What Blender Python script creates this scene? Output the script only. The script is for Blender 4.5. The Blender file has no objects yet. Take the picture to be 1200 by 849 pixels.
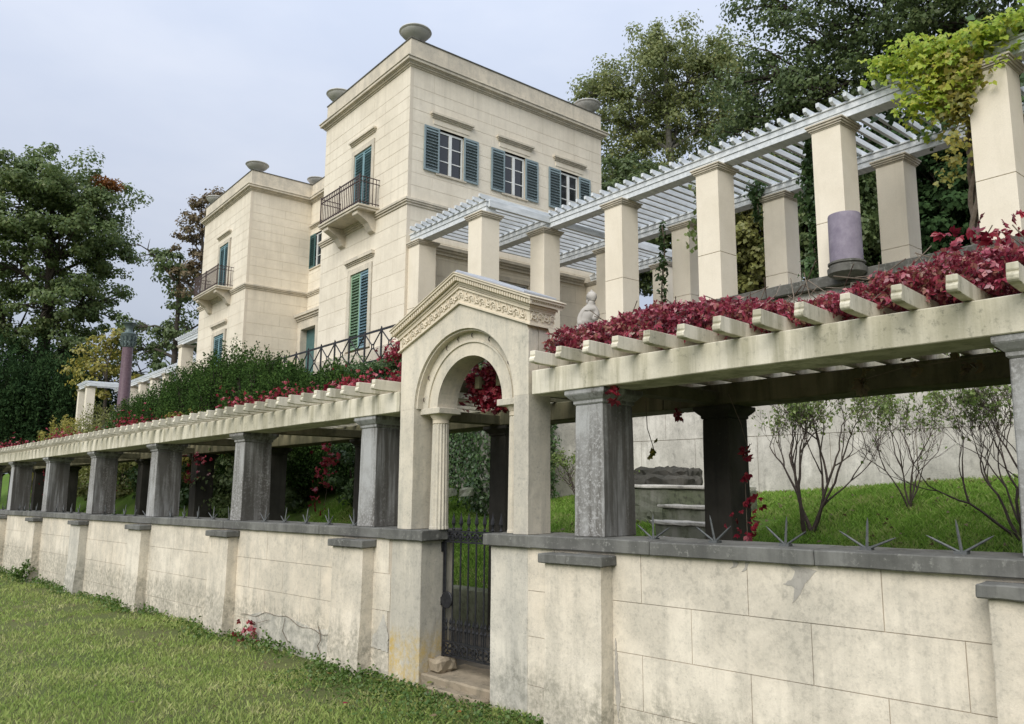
import bpy, bmesh, math, random
import numpy as np
from mathutils import Vector, Matrix
PI = math.pi
R = math.radians
random.seed(7); rng = np.random.default_rng(11)
SC = bpy.context.scene
COL = SC.collection

# ------------------------------------------------------------------ camera
def axes(yaw, p, r):
    f = Vector((math.sin(yaw)*math.cos(p), math.cos(yaw)*math.cos(p), math.sin(p)))
    x = Vector((math.cos(yaw), -math.sin(yaw), 0)); u = x.cross(f)
    c, s = math.cos(r), math.sin(r)
    return c*x+s*u, -s*x+c*u, f
CX, CU, CF = axes(R(38.68265502), R(8.633587), R(0.37288558))
CP = Vector((0, 0, 2.0)); FPX = 906.0297
cd = bpy.data.cameras.new('camera'); cam = bpy.data.objects.new('camera', cd); COL.objects.link(cam)
m = Matrix.Identity(4)
for i in range(3):
    m[i][0] = CX[i]; m[i][1] = CU[i]; m[i][2] = -CF[i]; m[i][3] = CP[i]
cam.matrix_world = m
cd.sensor_width = 36; cd.lens = FPX*36/1200; cd.clip_end = 3000; cd.clip_start = .05
SC.camera = cam

# ------------------------------------------------------------------ sky, sun, exposure
SUN_EL, SUN_AZ = R(38), R(246)       # azimuth clockwise from +Y: the soft light comes from the left, over the lake
w = bpy.data.worlds.new('World'); SC.world = w; w.use_nodes = True
nt = w.node_tree; N = nt.nodes; Lk = nt.links
bg = N['Background']; bg.inputs['Strength'].default_value = .1
sky = N.new('ShaderNodeTexSky'); sky.sky_type = 'NISHITA'; sky.sun_disc = False
sky.sun_elevation = SUN_EL; sky.sun_rotation = SUN_AZ; sky.air_density = 1.0; sky.dust_density = 3
tc = N.new('ShaderNodeTexCoord'); sep = N.new('ShaderNodeSeparateXYZ'); Lk.new(tc.outputs['Generated'], sep.inputs[0])
# overcast cloud deck: brighter towards the zenith, soft cloud mottling
mr = N.new('ShaderNodeMapRange'); mr.inputs['From Min'].default_value = 0; mr.inputs['From Max'].default_value = 1
mr.inputs['To Min'].default_value = .64; mr.inputs['To Max'].default_value = 1.9
Lk.new(sep.outputs['Z'], mr.inputs['Value'])
mp = N.new('ShaderNodeMapping'); mp.inputs['Scale'].default_value = (1, 1, 2.6); Lk.new(tc.outputs['Generated'], mp.inputs[0])
no = N.new('ShaderNodeTexNoise'); no.inputs['Scale'].default_value = 2.2; no.inputs['Detail'].default_value = 5; no.inputs['Roughness'].default_value = .55
Lk.new(mp.outputs[0], no.inputs['Vector'])
cr = N.new('ShaderNodeValToRGB'); Lk.new(no.outputs['Fac'], cr.inputs[0])
cr.color_ramp.elements[0].position = .36; cr.color_ramp.elements[0].color = (.585, .65, .79, 1)
cr.color_ramp.elements[1].position = .64; cr.color_ramp.elements[1].color = (.685, .735, .85, 1)
vm = N.new('ShaderNodeVectorMath'); vm.operation = 'SCALE'; Lk.new(cr.outputs[0], vm.inputs[0]); Lk.new(mr.outputs[0], vm.inputs['Scale'])
v2 = N.new('ShaderNodeVectorMath'); v2.operation = 'SCALE'; v2.inputs['Scale'].default_value = 4.75; Lk.new(vm.outputs[0], v2.inputs[0])
mx = N.new('ShaderNodeMix'); mx.data_type = 'RGBA'; mx.inputs[0].default_value = .93
Lk.new(sky.outputs[0], mx.inputs[6]); Lk.new(v2.outputs[0], mx.inputs[7]); Lk.new(mx.outputs[2], bg.inputs['Color'])
sd = bpy.data.lights.new('sun', 'SUN'); sd.energy = 1.5; sd.angle = R(45); sd.color = (1, .965, .9)
so = bpy.data.objects.new('sun', sd); COL.objects.link(so)
sdir = Vector((math.sin(SUN_AZ)*math.cos(SUN_EL), math.cos(SUN_AZ)*math.cos(SUN_EL), math.sin(SUN_EL)))
so.rotation_euler = sdir.to_track_quat('Z', 'Y').to_euler(); so.location = (-20, 0, 40)
SC.view_settings.view_transform = 'Standard'; SC.view_settings.look = 'None'
SC.view_settings.exposure = 1.0; SC.view_settings.gamma = 1

# ------------------------------------------------------------------ frames
# G: foot of the gate's right post.  The garden wall runs along WU (falling slightly to the left), WN points into the garden.
G = Vector((4.5209, 5.3802, 0)); WU = Vector((-.1054936, .9944200, -.0206376)); WN = Vector((.99442, .1054936, 0))
WZ = -math.atan2(.1054936, .99442)*-1
def W(s, d, h): return G + WU*s + WN*d + Vector((0, 0, h))
WALLROT = math.atan2(WU.y, WU.x) - PI/2        # rotation of a piece whose local y runs along the wall
def fw(p): return W(p[0], p[1], p[2])
def fid(p): return Vector(p)
def at(px, py, dist):
    """a point seen in a given direction at a given distance"""
    r = CX*((px-600)/FPX) - CU*((py-424.5)/FPX) + CF
    return CP + r.normalized()*dist
def gz(x, y):
    s = (x-G.x)*WU.x + (y-G.y)*WU.y
    return WU.z*max(-40, min(60, s))

# ------------------------------------------------------------------ materials
def newmat(name):
    mt = bpy.data.materials.new(name); mt.use_nodes = True
    return mt, mt.node_tree.nodes, mt.node_tree.links, mt.node_tree.nodes['Principled BSDF']
def c4(c): return (c[0], c[1], c[2], 1)
def noise(N, L, vec, scale, detail=5, rough=.6, mapping=None):
    if mapping:
        mp = N.new('ShaderNodeMapping'); mp.inputs['Scale'].default_value = mapping; L.new(vec, mp.inputs[0]); vec = mp.outputs[0]
    n = N.new('ShaderNodeTexNoise'); n.inputs['Scale'].default_value = scale; n.inputs['Detail'].default_value = detail
    n.inputs['Roughness'].default_value = rough; L.new(vec, n.inputs['Vector']); return n.outputs['Fac']
def ramp(N, L, fac, a, b, ca=(0, 0, 0), cb=(1, 1, 1)):
    r = N.new('ShaderNodeValToRGB'); L.new(fac, r.inputs[0])
    r.color_ramp.elements[0].position = a; r.color_ramp.elements[0].color = c4(ca)
    r.color_ramp.elements[1].position = b; r.color_ramp.elements[1].color = c4(cb); return r.outputs[0]
def mix(N, L, fac, a, b, mode='MIX'):
    x = N.new('ShaderNodeMix'); x.data_type = 'RGBA'; x.blend_type = mode
    for i, v in ((0, fac), (6, a), (7, b)):
        if isinstance(v, (int, float)): x.inputs[i].default_value = v
        elif isinstance(v, tuple): x.inputs[i].default_value = c4(v)
        else: L.new(v, x.inputs[i])
    return x.outputs[2]
def mth(N, L, op, a, b=0):
    x = N.new('ShaderNodeMath'); x.operation = op
    for i, v in ((0, a), (1, b)):
        if isinstance(v, (int, float)): x.inputs[i].default_value = v
        else: L.new(v, x.inputs[i])
    return x.outputs[0]
def bump(N, L, b, fac, strength, dist):
    x = N.new('ShaderNodeBump'); x.inputs['Strength'].default_value = strength; x.inputs['Distance'].default_value = dist
    L.new(fac, x.inputs['Height']); L.new(x.outputs[0], b.inputs['Normal'])
def masonry(name, clean, warm, stain, dark, a_big=(.42, .62), a_str=(.5, .72), a_spk=(.6, .7), spk=14., k_big=.7, k_str=.6, k_spk=.7, rough=.92, bstr=.5, bd=.004, low=None, mot=0., drips=None):
    mt, N, L, b = newmat(name)
    g = N.new('ShaderNodeNewGeometry').outputs['Position']
    big = noise(N, L, g, 1.1, 6, .62)
    big2 = noise(N, L, g, .55, 4, .6)
    st = noise(N, L, g, 1.0, 5, .65, (5.5, 5.5, .45))
    sp = noise(N, L, g, spk, 5, .75)
    fine = noise(N, L, g, 70, 4, .7)
    col = mix(N, L, ramp(N, L, big2, .35, .68), clean, warm)
    f1 = mth(N, L, 'MULTIPLY', ramp(N, L, big, *a_big), k_big)
    col = mix(N, L, f1, col, stain)
    f2 = mth(N, L, 'MULTIPLY', ramp(N, L, st, *a_str), k_str)
    col = mix(N, L, f2, col, stain)
    f3 = mth(N, L, 'MULTIPLY', mth(N, L, 'MULTIPLY', ramp(N, L, sp, *a_spk), ramp(N, L, mth(N, L, 'ADD', mth(N, L, 'MULTIPLY', big, .6), mth(N, L, 'MULTIPLY', st, .4)), .42, .6)), k_spk)
    col = mix(N, L, f3, col, dark)
    if low:      # rising damp: a band of dirt and algae above the ground
        s = N.new('ShaderNodeSeparateXYZ'); L.new(g, s.inputs[0])
        h = mth(N, L, 'ADD', s.outputs['Z'], mth(N, L, 'MULTIPLY', st, -.55))
        lf = mth(N, L, 'MULTIPLY', ramp(N, L, h, -.25, .22, (1, 1, 1), (0, 0, 0)), ramp(N, L, sp, .38, .6))
        col = mix(N, L, mth(N, L, 'MULTIPLY', lf, .75), col, low)
    if mot:
        mm = noise(N, L, g, 3.2, 8, .78); col = mix(N, L, mth(N, L, 'MULTIPLY', ramp(N, L, mm, .44, .60), mot), col, stain)
        m3 = noise(N, L, g, 6.5, 8, .8); col = mix(N, L, mth(N, L, 'MULTIPLY', ramp(N, L, m3, .54, .62), mot*.35), col, clean)
        m4 = noise(N, L, g, 38, 6, .8); col = mix(N, L, mth(N, L, 'MULTIPLY', mth(N, L, 'MULTIPLY', ramp(N, L, m4, .52, .60), ramp(N, L, mm, .38, .6)), mot*.8), col, dark)
    if drips:    # rain runs starting under the cornice and the string course
        s_ = N.new('ShaderNodeSeparateXYZ'); L.new(g, s_.inputs[0]); st2 = noise(N, L, g, 1.0, 5, .7, (4.5, 4.5, .12))
        for z0, z1 in drips:
            a_ = ramp(N, L, mth(N, L, 'DIVIDE', mth(N, L, 'SUBTRACT', s_.outputs['Z'], z0), z1-z0), 0, 1)
            b__ = mth(N, L, 'MULTIPLY', mth(N, L, 'LESS_THAN', s_.outputs['Z'], z1), ramp(N, L, st2, .46, .64))
            col = mix(N, L, mth(N, L, 'MULTIPLY', mth(N, L, 'MULTIPLY', a_, b__), .45), col, stain)
    vf = mix(N, L, fine, (.86, .86, .86), (1.1, 1.1, 1.1)); col = mix(N, L, 1.0, col, vf, 'MULTIPLY')
    L.new(col, b.inputs['Base Color']); b.inputs['Roughness'].default_value = rough
    b.inputs['Specular IOR Level'].default_value = .25
    hh = mth(N, L, 'ADD', mth(N, L, 'MULTIPLY', fine, .35), mth(N, L, 'MULTIPLY', sp, .8))
    bump(N, L, b, hh, bstr, bd)
    return mt
def plain(name, c1, c2, scale=8., rough=.6, metal=0., bstr=.1, bd=.002, mapping=None):
    mt, N, L, b = newmat(name)
    g = N.new('ShaderNodeNewGeometry').outputs['Position']
    n = noise(N, L, g, scale, 5, .65, mapping)
    L.new(ramp(N, L, n, .32, .7, c1, c2), b.inputs['Base Color'])
    b.inputs['Roughness'].default_value = rough; b.inputs['Metallic'].default_value = metal
    bump(N, L, b, noise(N, L, g, scale*6, 3, .6), bstr, bd); return mt
def leafmat(name, cols, rough=.45, trans=.3, spec=.4, ns=.55, kn=.95):
    mt, N, L, b = newmat(name)
    gi = N.new('ShaderNodeNewGeometry')
    r = N.new('ShaderNodeValToRGB'); r.color_ramp.interpolation = 'LINEAR'
    el = r.color_ramp.elements
    while len(el) < len(cols): el.new(.5)
    for i, c in enumerate(cols): el[i].position = i/(len(cols)-1); el[i].color = c4(c)
    n = noise(N, L, gi.outputs['Position'], ns, 4, .65)
    f = mth(N, L, 'ADD', mth(N, L, 'MULTIPLY', gi.outputs['Random Per Island'], .55), mth(N, L, 'MULTIPLY', mth(N, L, 'SUBTRACT', n, .5-.22/kn), kn))
    L.new(f, r.inputs[0])
    L.new(r.outputs[0], b.inputs['Base Color']); b.inputs['Roughness'].default_value = rough; b.inputs['Specular IOR Level'].default_value = spec
    t = N.new('ShaderNodeBsdfTranslucent'); L.new(r.outputs[0], t.inputs['Color'])
    ms = N.new('ShaderNodeMixShader'); ms.inputs[0].default_value = trans
    L.new(b.outputs[0], ms.inputs[1]); L.new(t.outputs[0], ms.inputs[2]); L.new(ms.outputs[0], N['Material Output'].inputs['Surface'])
    return mt
M = {}
M['wall'] = masonry('garden_wall_render', (.77, .70, .58), (.74, .64, .50), (.48, .445, .37), (.24, .225, .19), (.42, .60), (.48, .68), (.50, .64), 16, .62, .55, .55, low=(.24, .225, .175), mot=.42, bstr=.7)
M['wall_joint'] = masonry('wall_joint', (.52, .45, .36), (.46, .40, .31), (.34, .31, .26), (.2, .19, .17))
M['post'] = masonry('portal_post_render', (.72, .66, .54), (.66, .59, .47), (.43, .405, .345), (.17, .17, .15), (.36, .60), (.42, .62), (.50, .70), 11, .7, .85, .5, low=(.55, .37, .07), mot=.45)
M['post_grey'] = masonry('portal_post_grey_render', (.73, .68, .58), (.67, .61, .50), (.45, .43, .375), (.17, .17, .15), (.36, .60), (.42, .62), (.50, .70), 11, .7, .85, .5, low=(.22, .215, .18), mot=.5)
M['portal'] = masonry('portal_render', (.72, .655, .53), (.67, .59, .46), (.44, .42, .355), (.17, .17, .15), (.42, .66), (.46, .68), (.51, .70), 13, .6, .8, .6, mot=0.35)
M['carved'] = masonry('carved_stone', (.72, .64, .50), (.66, .575, .44), (.46, .41, .325), (.26, .235, .19), (.45, .65), (.5, .7), (.56, .68), 30, .5, .4, .6)
M['coping'] = masonry('coping_stone', (.20, .20, .185), (.25, .245, .22), (.085, .085, .078), (.40, .40, .36), (.38, .6), (.45, .65), (.56, .66), 20, .8, .7, .55)
M['pillar'] = masonry('weathered_pillar_stone', (.40, .405, .40), (.34, .335, .32), (.115, .108, .095), (.60, .60, .59), (.46, .62), (.47, .60), (.50, .60), 34, .6, .85, .5, bstr=.8)
_p = M['pillar']; _N = _p.node_tree.nodes; _L = _p.node_tree.links; _b = _N['Principled BSDF']     # ragged algae runs plus shade of the side faces, both painted by normal
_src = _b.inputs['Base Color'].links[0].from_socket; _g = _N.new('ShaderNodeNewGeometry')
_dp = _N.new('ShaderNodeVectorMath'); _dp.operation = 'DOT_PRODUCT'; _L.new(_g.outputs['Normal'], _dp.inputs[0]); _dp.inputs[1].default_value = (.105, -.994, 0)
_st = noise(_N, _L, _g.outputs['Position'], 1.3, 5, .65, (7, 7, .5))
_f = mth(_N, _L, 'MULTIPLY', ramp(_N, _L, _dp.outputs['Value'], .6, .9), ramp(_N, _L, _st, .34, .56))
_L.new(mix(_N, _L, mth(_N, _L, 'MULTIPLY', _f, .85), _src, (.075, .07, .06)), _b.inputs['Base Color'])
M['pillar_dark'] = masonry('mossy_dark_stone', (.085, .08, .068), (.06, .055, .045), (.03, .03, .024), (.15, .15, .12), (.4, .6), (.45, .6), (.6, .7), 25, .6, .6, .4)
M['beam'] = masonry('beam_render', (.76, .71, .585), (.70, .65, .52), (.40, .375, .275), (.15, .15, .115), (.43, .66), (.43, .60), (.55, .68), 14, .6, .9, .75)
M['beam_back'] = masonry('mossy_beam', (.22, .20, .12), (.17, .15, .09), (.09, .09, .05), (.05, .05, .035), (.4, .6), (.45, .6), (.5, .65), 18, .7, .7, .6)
M['house'] = masonry('house_render', (.80, .73, .60), (.765, .69, .555), (.56, .505, .405), (.40, .36, .29), (.44, .72), (.50, .76), (.62, .74), 14, .45, .55, .4, bstr=.3, bd=.002, mot=.18, drips=((11.2, 12.25), (7.9, 8.62)))
M['house_joint'] = plain('house_joint', (.60, .535, .43), (.66, .59, .475), 4, .95)
M['house_trim'] = masonry('house_cornice', (.68, .61, .49), (.64, .57, .45), (.42, .39, .325), (.25, .24, .21), (.46, .68), (.5, .7), (.58, .7), 20, .6, .6, .6, bstr=.3, mot=.45)
M['pier'] = masonry('pergola_pillar_render', (.80, .73, .60), (.765, .69, .555), (.60, .54, .42), (.42, .37, .3), (.5, .75), (.55, .8), (.66, .75), 16, .4, .4, .4, bstr=.2, bd=.002, mot=0.12)
M['retain'] = masonry('retaining_wall_render', (.72, .69, .62), (.66, .62, .54), (.42, .40, .35), (.15, .145, .13), (.38, .6), (.44, .66), (.50, .66), 7, .75, .7, .8, mot=0.6)
M['ledge'] = masonry('dark_ledge_stone', (.15, .145, .13), (.11, .105, .09), (.06, .06, .05), (.30, .30, .27), (.4, .6), (.45, .65), (.5, .64), 14, .6, .5, .7)
M['step'] = masonry('mossy_step_stone', (.27, .265, .225), (.20, .205, .15), (.11, .13, .07), (.05, .05, .04), (.4, .58), (.45, .62), (.48, .60), 14, .7, .5, .8)
M['sill'] = masonry('worn_sandstone', (.34, .28, .2), (.36, .25, .18), (.16, .14, .1), (.08, .07, .05), (.4, .6), (.45, .65), (.5, .64), 14, .6, .5, .7)
M['patch'] = masonry('bare_mortar', (.47, .44, .39), (.42, .39, .345), (.30, .285, .255), (.17, .16, .145), k_spk=.6, mot=.5)
M['urn'] = masonry('urn_stone', (.58, .575, .545), (.52, .515, .485), (.36, .355, .335), (.20, .20, .185), k_str=.6, bstr=.3)
M['marble'] = masonry('statue_marble', (.52, .495, .455), (.45, .425, .39), (.34, .325, .30), (.24, .23, .21), k_str=.4, k_spk=.3, bstr=.2)
M['porphyry'] = plain('lilac_porphyry', (.165, .14, .185), (.26, .23, .275), 7, .7, 0, .5)
M['red_granite'] = plain('dark_red_granite', (.10, .06, .075), (.17, .11, .13), 12, .4, 0, .2)
M['bronze'] = plain('green_bronze', (.07, .10, .10), (.14, .18, .17), 10, .55, .3, .4)
M['white_wood'] = plain('white_painted_timber', (.50, .53, .545), (.74, .765, .775), 2.5, .6, 0, .3, .003, (1, 5, 5))
M['white_frame'] = plain('white_window_paint', (.66, .67, .64), (.78, .79, .76), 3, .45)
M['teal'] = plain('teal_shutter_paint', (.19, .25, .265), (.25, .315, .33), 5, .6)
M['teal_dark'] = plain('dark_green_shutter_paint', (.05, .115, .115), (.07, .15, .145), 5, .6)
M['blue_sh'] = plain('blue_shutter_paint', (.165, .275, .325), (.22, .34, .39), 5, .6)
M['green_sh'] = plain('green_shutter_paint', (.20, .33, .20), (.26, .40, .27), 5, .6)
M['aqua_sh'] = plain('aqua_shutter_paint', (.15, .27, .30), (.20, .33, .36), 5, .6)
M['iron'] = plain('dark_wrought_iron', (.022, .023, .028), (.055, .055, .06), 20, .5, .6, .4)
M['iron_grey'] = plain('grey_painted_iron', (.07, .078, .08), (.15, .155, .15), 30, .6, .3, .4)
M['rusty'] = plain('rust_brown_iron', (.045, .03, .028), (.09, .06, .055), 20, .65, .3, .3)
M['zinc'] = plain('zinc_sheet', (.45, .47, .50), (.60, .62, .65), 3, .35, .6, .2)
mt, N_, L_, b_ = newmat('window_glass'); b_.inputs['Base Color'].default_value = (.02, .022, .025, 1); b_.inputs['Roughness'].default_value = .06; b_.inputs['Specular IOR Level'].default_value = .8
bump(N_, L_, b_, noise(N_, L_, N_.new('ShaderNodeNewGeometry').outputs['Position'], 3, 2), .08, .01); M['glass'] = mt
M['curtain'] = plain('pale_curtain', (.30, .30, .29), (.42, .42, .40), 5, .9)
M['bark'] = plain('dark_bark', (.035, .028, .02), (.08, .065, .05), 9, .95, 0, .8, .02)
M['bark_grey'] = plain('grey_bark', (.14, .13, .11), (.24, .23, .20), 6, .95, 0, .6, .02)
M['twig'] = plain('twig_bark', (.045, .034, .028), (.095, .07, .055), 15, .9, 0, .4, .003)
M['vinewood'] = plain('vine_wood', (.11, .085, .06), (.20, .16, .12), 15, .9, 0, .8, .006)
M['soil'] = plain('dark_soil', (.05, .04, .028), (.10, .085, .06), 7, 1, 0, .8, .02)
M['paving'] = masonry('loggia_paving', (.17, .15, .12), (.14, .12, .1), (.08, .075, .06), (.05, .05, .04))
M['l_maple'] = leafmat('maple_leaves', [(.085, .13, .045), (.125, .185, .062), (.18, .235, .08), (.26, .28, .10)], trans=.45)
M['l_orange'] = leafmat('orange_leaves', [(.20, .09, .03), (.32, .13, .035), (.25, .10, .03), (.14, .13, .04)])
M['l_dark'] = leafmat('dark_oak_leaves', [(.062, .098, .040), (.098, .145, .053), (.14, .19, .068), (.20, .235, .09)], trans=.4)
M['l_plane'] = leafmat('plane_tree_leaves', [(.15, .19, .075), (.21, .255, .10), (.29, .32, .12), (.37, .35, .12)], trans=.5)
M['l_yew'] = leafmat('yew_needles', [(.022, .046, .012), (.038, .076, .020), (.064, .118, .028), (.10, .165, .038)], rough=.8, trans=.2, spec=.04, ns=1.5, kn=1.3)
M['l_yewin'] = leafmat('shaded_yew_needles', [(.018, .038, .010), (.030, .060, .015), (.048, .088, .022)], rough=.8, trans=.1, spec=.04)  # darker copy of the yew needles: shade between shoots painted into the colour
M['l_black'] = leafmat('dark_conifer_needles', [(.020, .042, .017), (.036, .070, .026), (.060, .105, .036)], rough=.8, trans=.15, spec=.04)
M['l_ivy'] = leafmat('ivy_leaves', [(.035, .070, .028), (.062, .115, .042), (.10, .165, .058), (.16, .22, .09)], rough=.35)
M['l_yellow'] = leafmat('yellowing_leaves', [(.13, .16, .04), (.25, .26, .06), (.40, .34, .07), (.27, .24, .08)], trans=.4)
M['l_grape'] = leafmat('grape_leaves', [(.17, .28, .03), (.28, .41, .045), (.42, .49, .06), (.55, .48, .08)], trans=.45)
M['l_brown'] = leafmat('brown_leaves', [(0.117, 0.091, 0.052), (0.195, 0.143, 0.078), (0.156, 0.156, 0.065)])
M['l_red'] = leafmat('red_creeper_leaves', [(.07, .012, .016), (.16, .012, .026), (.27, .018, .040), (.40, .05, .07), (.22, .13, .05)], rough=.35, trans=.25, spec=.5, ns=2.0, kn=1.2)
M['l_pink'] = leafmat('crimson_creeper_leaves', [(.065, .016, .020), (.14, .018, .034), (.25, .028, .055), (.36, .055, .09), (.30, .15, .10), (.14, .12, .05)], rough=.3, trans=.25, spec=.7, ns=2.0, kn=1.1)
M['l_shrub'] = leafmat('shrub_leaves', [(.13, .20, .05), (.20, .28, .08), (.32, .36, .12)], trans=.4)
M['l_lemon'] = leafmat('olive_shrub_leaves', [(0.125, 0.144, 0.037), (0.200, 0.213, 0.062), (0.275, 0.263, 0.088)])
M['g_blade'] = leafmat('lawn_blades', [(.21, .31, .075), (.30, .395, .11), (.40, .46, .155), (.56, .52, .29)], rough=.6, trans=.4, spec=.15, ns=.9, kn=1.7)
M['g_blade2'] = leafmat('garden_grass_blades', [(.15, .27, .04), (.21, .37, .06), (.28, .45, .085), (.38, .46, .15), (.44, .42, .2)], rough=.6, trans=.45, spec=.12, ns=1.8, kn=1.5)
M['weed'] = leafmat('weed_leaves', [(.05, .10, .02), (.09, .16, .03), (.14, .21, .05)])
def groundmat(name, a, b, c):
    mt, N, L, bs = newmat(name)
    g = N.new('ShaderNodeNewGeometry').outputs['Position']
    col = mix(N, L, ramp(N, L, noise(N, L, g, .7, 5, .6), .35, .65), a, b)
    col = mix(N, L, mth(N, L, 'MULTIPLY', ramp(N, L, noise(N, L, g, 2.5, 6, .7), .52, .68), .7), col, c)
    L.new(col, bs.inputs['Base Color']); bs.inputs['Roughness'].default_value = 1; bs.inputs['Specular IOR Level'].default_value = .1
    bump(N, L, bs, noise(N, L, g, 30, 5, .7), .8, .02); return mt
M['ground'] = groundmat('lawn_ground', (.09, .115, .04), (.13, .14, .055), (.12, .10, .065))
M['bank'] = groundmat('garden_bank', (.08, .14, .025), (.10, .17, .032), (.09, .09, .045))

# ------------------------------------------------------------------ mesh helpers
class MB:
    def __init__(s, fr=fid): s.v = []; s.f = []; s.fr = fr
    def add(s, vs, fs):
        o = len(s.v); s.v += [tuple(v) for v in vs]; s.f += [tuple(i+o for i in f) for f in fs]
    def box(s, a0, a1, b0, b1, c0, c1):
        v = [(x, y, z) for x in (a0, a1) for y in (b0, b1) for z in (c0, c1)]
        s.add(v, [(0, 1, 3, 2), (4, 6, 7, 5), (0, 4, 5, 1), (2, 3, 7, 6), (0, 2, 6, 4), (1, 5, 7, 3)]); return s
    def taper(s, x0, x1, y0, y1, z0, X0, X1, Y0, Y1, z1):
        v = [(x0, y0, z0), (x1, y0, z0), (x1, y1, z0), (x0, y1, z0), (X0, Y0, z1), (X1, Y0, z1), (X1, Y1, z1), (X0, Y1, z1)]
        s.add(v, [(3, 2, 1, 0), (4, 5, 6, 7), (0, 1, 5, 4), (1, 2, 6, 5), (2, 3, 7, 6), (3, 0, 4, 7)]); return s
    def prism(s, pts, axis, e0, e1):
        """2D outline extruded along axis; outline in the two other coordinates in order"""
        def mk(p, e): q = list(p); q.insert(axis, e); return tuple(q)
        n = len(pts); v = [mk(p, e0) for p in pts]+[mk(p, e1) for p in pts]
        s.add(v, [tuple(range(n)), tuple(range(2*n-1, n-1, -1))]+[(i, (i+1) % n, n+(i+1) % n, n+i) for i in range(n)]); return s
    def strip(s, inner, outer, axis, e0, e1):
        """solid between two open 2D curves of equal length"""
        for i in range(len(inner)-1):
            s.prism([inner[i], inner[i+1], outer[i+1], outer[i]], axis, e0, e1)
        return s
    def lathe(s, c, prof, n=16, flute=0, nf=0):
        k = len(prof); v = []
        for r, z in prof:
            for i in range(n):
                a = 2*PI*i/n; rr = r*(1-flute*(.5+.5*math.cos(nf*a))) if flute else r
                v.append((c[0]+rr*math.cos(a), c[1]+rr*math.sin(a), c[2]+z))
        f = [(j*n+i, j*n+(i+1) % n, (j+1)*n+(i+1) % n, (j+1)*n+i) for j in range(k-1) for i in range(n)]
        f += [tuple(range(n-1, -1, -1)), tuple(range((k-1)*n, k*n))]
        s.add(v, f); return s
    def tube(s, pts, r, n=6, cap=True):
        pts = [Vector(p) for p in pts]; rs = r if isinstance(r, (list, tuple)) else [r]*len(pts)
        v = []; up = Vector((.13, .21, .97)); last = None
        for i, p in enumerate(pts):
            t = (pts[min(i+1, len(pts)-1)]-pts[max(i-1, 0)])
            if t.length < 1e-9: t = Vector((0, 0, 1))
            t.normalize(); a = last if last else (t.cross(up) if abs(t.dot(up)) < .98 else t.cross(Vector((1, 0, 0))))
            a = (a - t*a.dot(t)).normalized(); last = a; b = t.cross(a)
            for j in range(n):
                q = 2*PI*j/n+PI/n; v.append(p+(a*math.cos(q)+b*math.sin(q))*rs[i])
        f = [(i*n+j, i*n+(j+1) % n, (i+1)*n+(j+1) % n, (i+1)*n+j) for i in range(len(pts)-1) for j in range(n)]
        if cap: f += [tuple(range(n-1, -1, -1)), tuple(range((len(pts)-1)*n, len(pts)*n))]
        s.add(v, f); return s
    def build(s, name, mat, parent=None, bevel=0, smooth=False, rough=0, cell=.06, label=None):
        me = bpy.data.meshes.new(name)
        off = parent_loc(parent)
        if rough or bevel:
            bm = bmesh.new(); vs = [bm.verts.new(v) for v in s.v]
            for f in s.f:
                try: bm.faces.new([vs[i] for i in f])
                except ValueError: pass
            if bevel: bmesh.ops.bevel(bm, geom=list(bm.edges), offset=bevel, segments=1, profile=.5, affect='EDGES', clamp_overlap=True)
            if rough:
                for _ in range(3):
                    ed = [e for e in bm.edges if e.calc_length() > cell]
                    if ed: bmesh.ops.subdivide_edges(bm, edges=ed, cuts=1, use_grid_fill=True)
                for v in bm.verts:
                    p = v.co*9; q = v.co*31
                    from mathutils import noise as mn
                    v.co += mn.noise_vector(p)*rough + mn.noise_vector(q)*rough*.5
            for v in bm.verts: v.co = s.fr(v.co) - off
            bmesh.ops.recalc_face_normals(bm, faces=bm.faces); bm.to_mesh(me); bm.free()
        else:
            me.from_pydata([tuple(s.fr(v)-off) for v in s.v], [], s.f)
            bm = bmesh.new(); bm.from_mesh(me); bmesh.ops.recalc_face_normals(bm, faces=bm.faces); bm.to_mesh(me); bm.free()
        return finish(name, me, mat, parent, smooth, label)
PL = {}
def parent_loc(p):
    l = Vector((0, 0, 0))
    while p is not None: l = l+p.location; p = p.parent
    return l
def finish(name, me, mat, parent=None, smooth=False, label=None):
    me.materials.append(M[mat] if isinstance(mat, str) else mat)
    if smooth:
        me.polygons.foreach_set('use_smooth', [True]*len(me.polygons))
        try: me.set_sharp_from_angle(angle=R(40))
        except Exception: pass
    o = bpy.data.objects.new(name, me); COL.objects.link(o)
    if parent: o.parent = parent
    if label: o['label'] = label
    return o
def thing(name, label, cat, loc, group=None, rz=0):
    o = bpy.data.objects.new(name, None); COL.objects.link(o); o.location = loc; o.rotation_euler.z = rz
    o.empty_display_size = .2
    o['label'] = label; o['category'] = cat
    if group: o['group'] = group
    return o
def tag(o, label, cat, group=None):
    o['label'] = label; o['category'] = cat
    if group: o['group'] = group
    return o
def kind(o, k): o['kind'] = k; return o
def inst(src, name, parent, loc, rz=0):
    o = bpy.data.objects.new(name, src.data); COL.objects.link(o); o.parent = parent; o.location = loc; o.rotation_euler.z = rz; return o
def dup(src, loc, rz, label=None):
    def cp(o, par):
        c = o.copy(); COL.objects.link(c); c.parent = par
        for ch in [k for k in ALLCH.get(o.name, [])]: cp(ch, c)
        return c
    r = cp(src, src.parent); r.location = loc; r.rotation_euler.z = rz
    if label: r['label'] = label
    return r
ALLCH = {}
def snap(o):
    ALLCH[o.name] = list(o.children)
    for c in o.children: snap(c)

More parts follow.
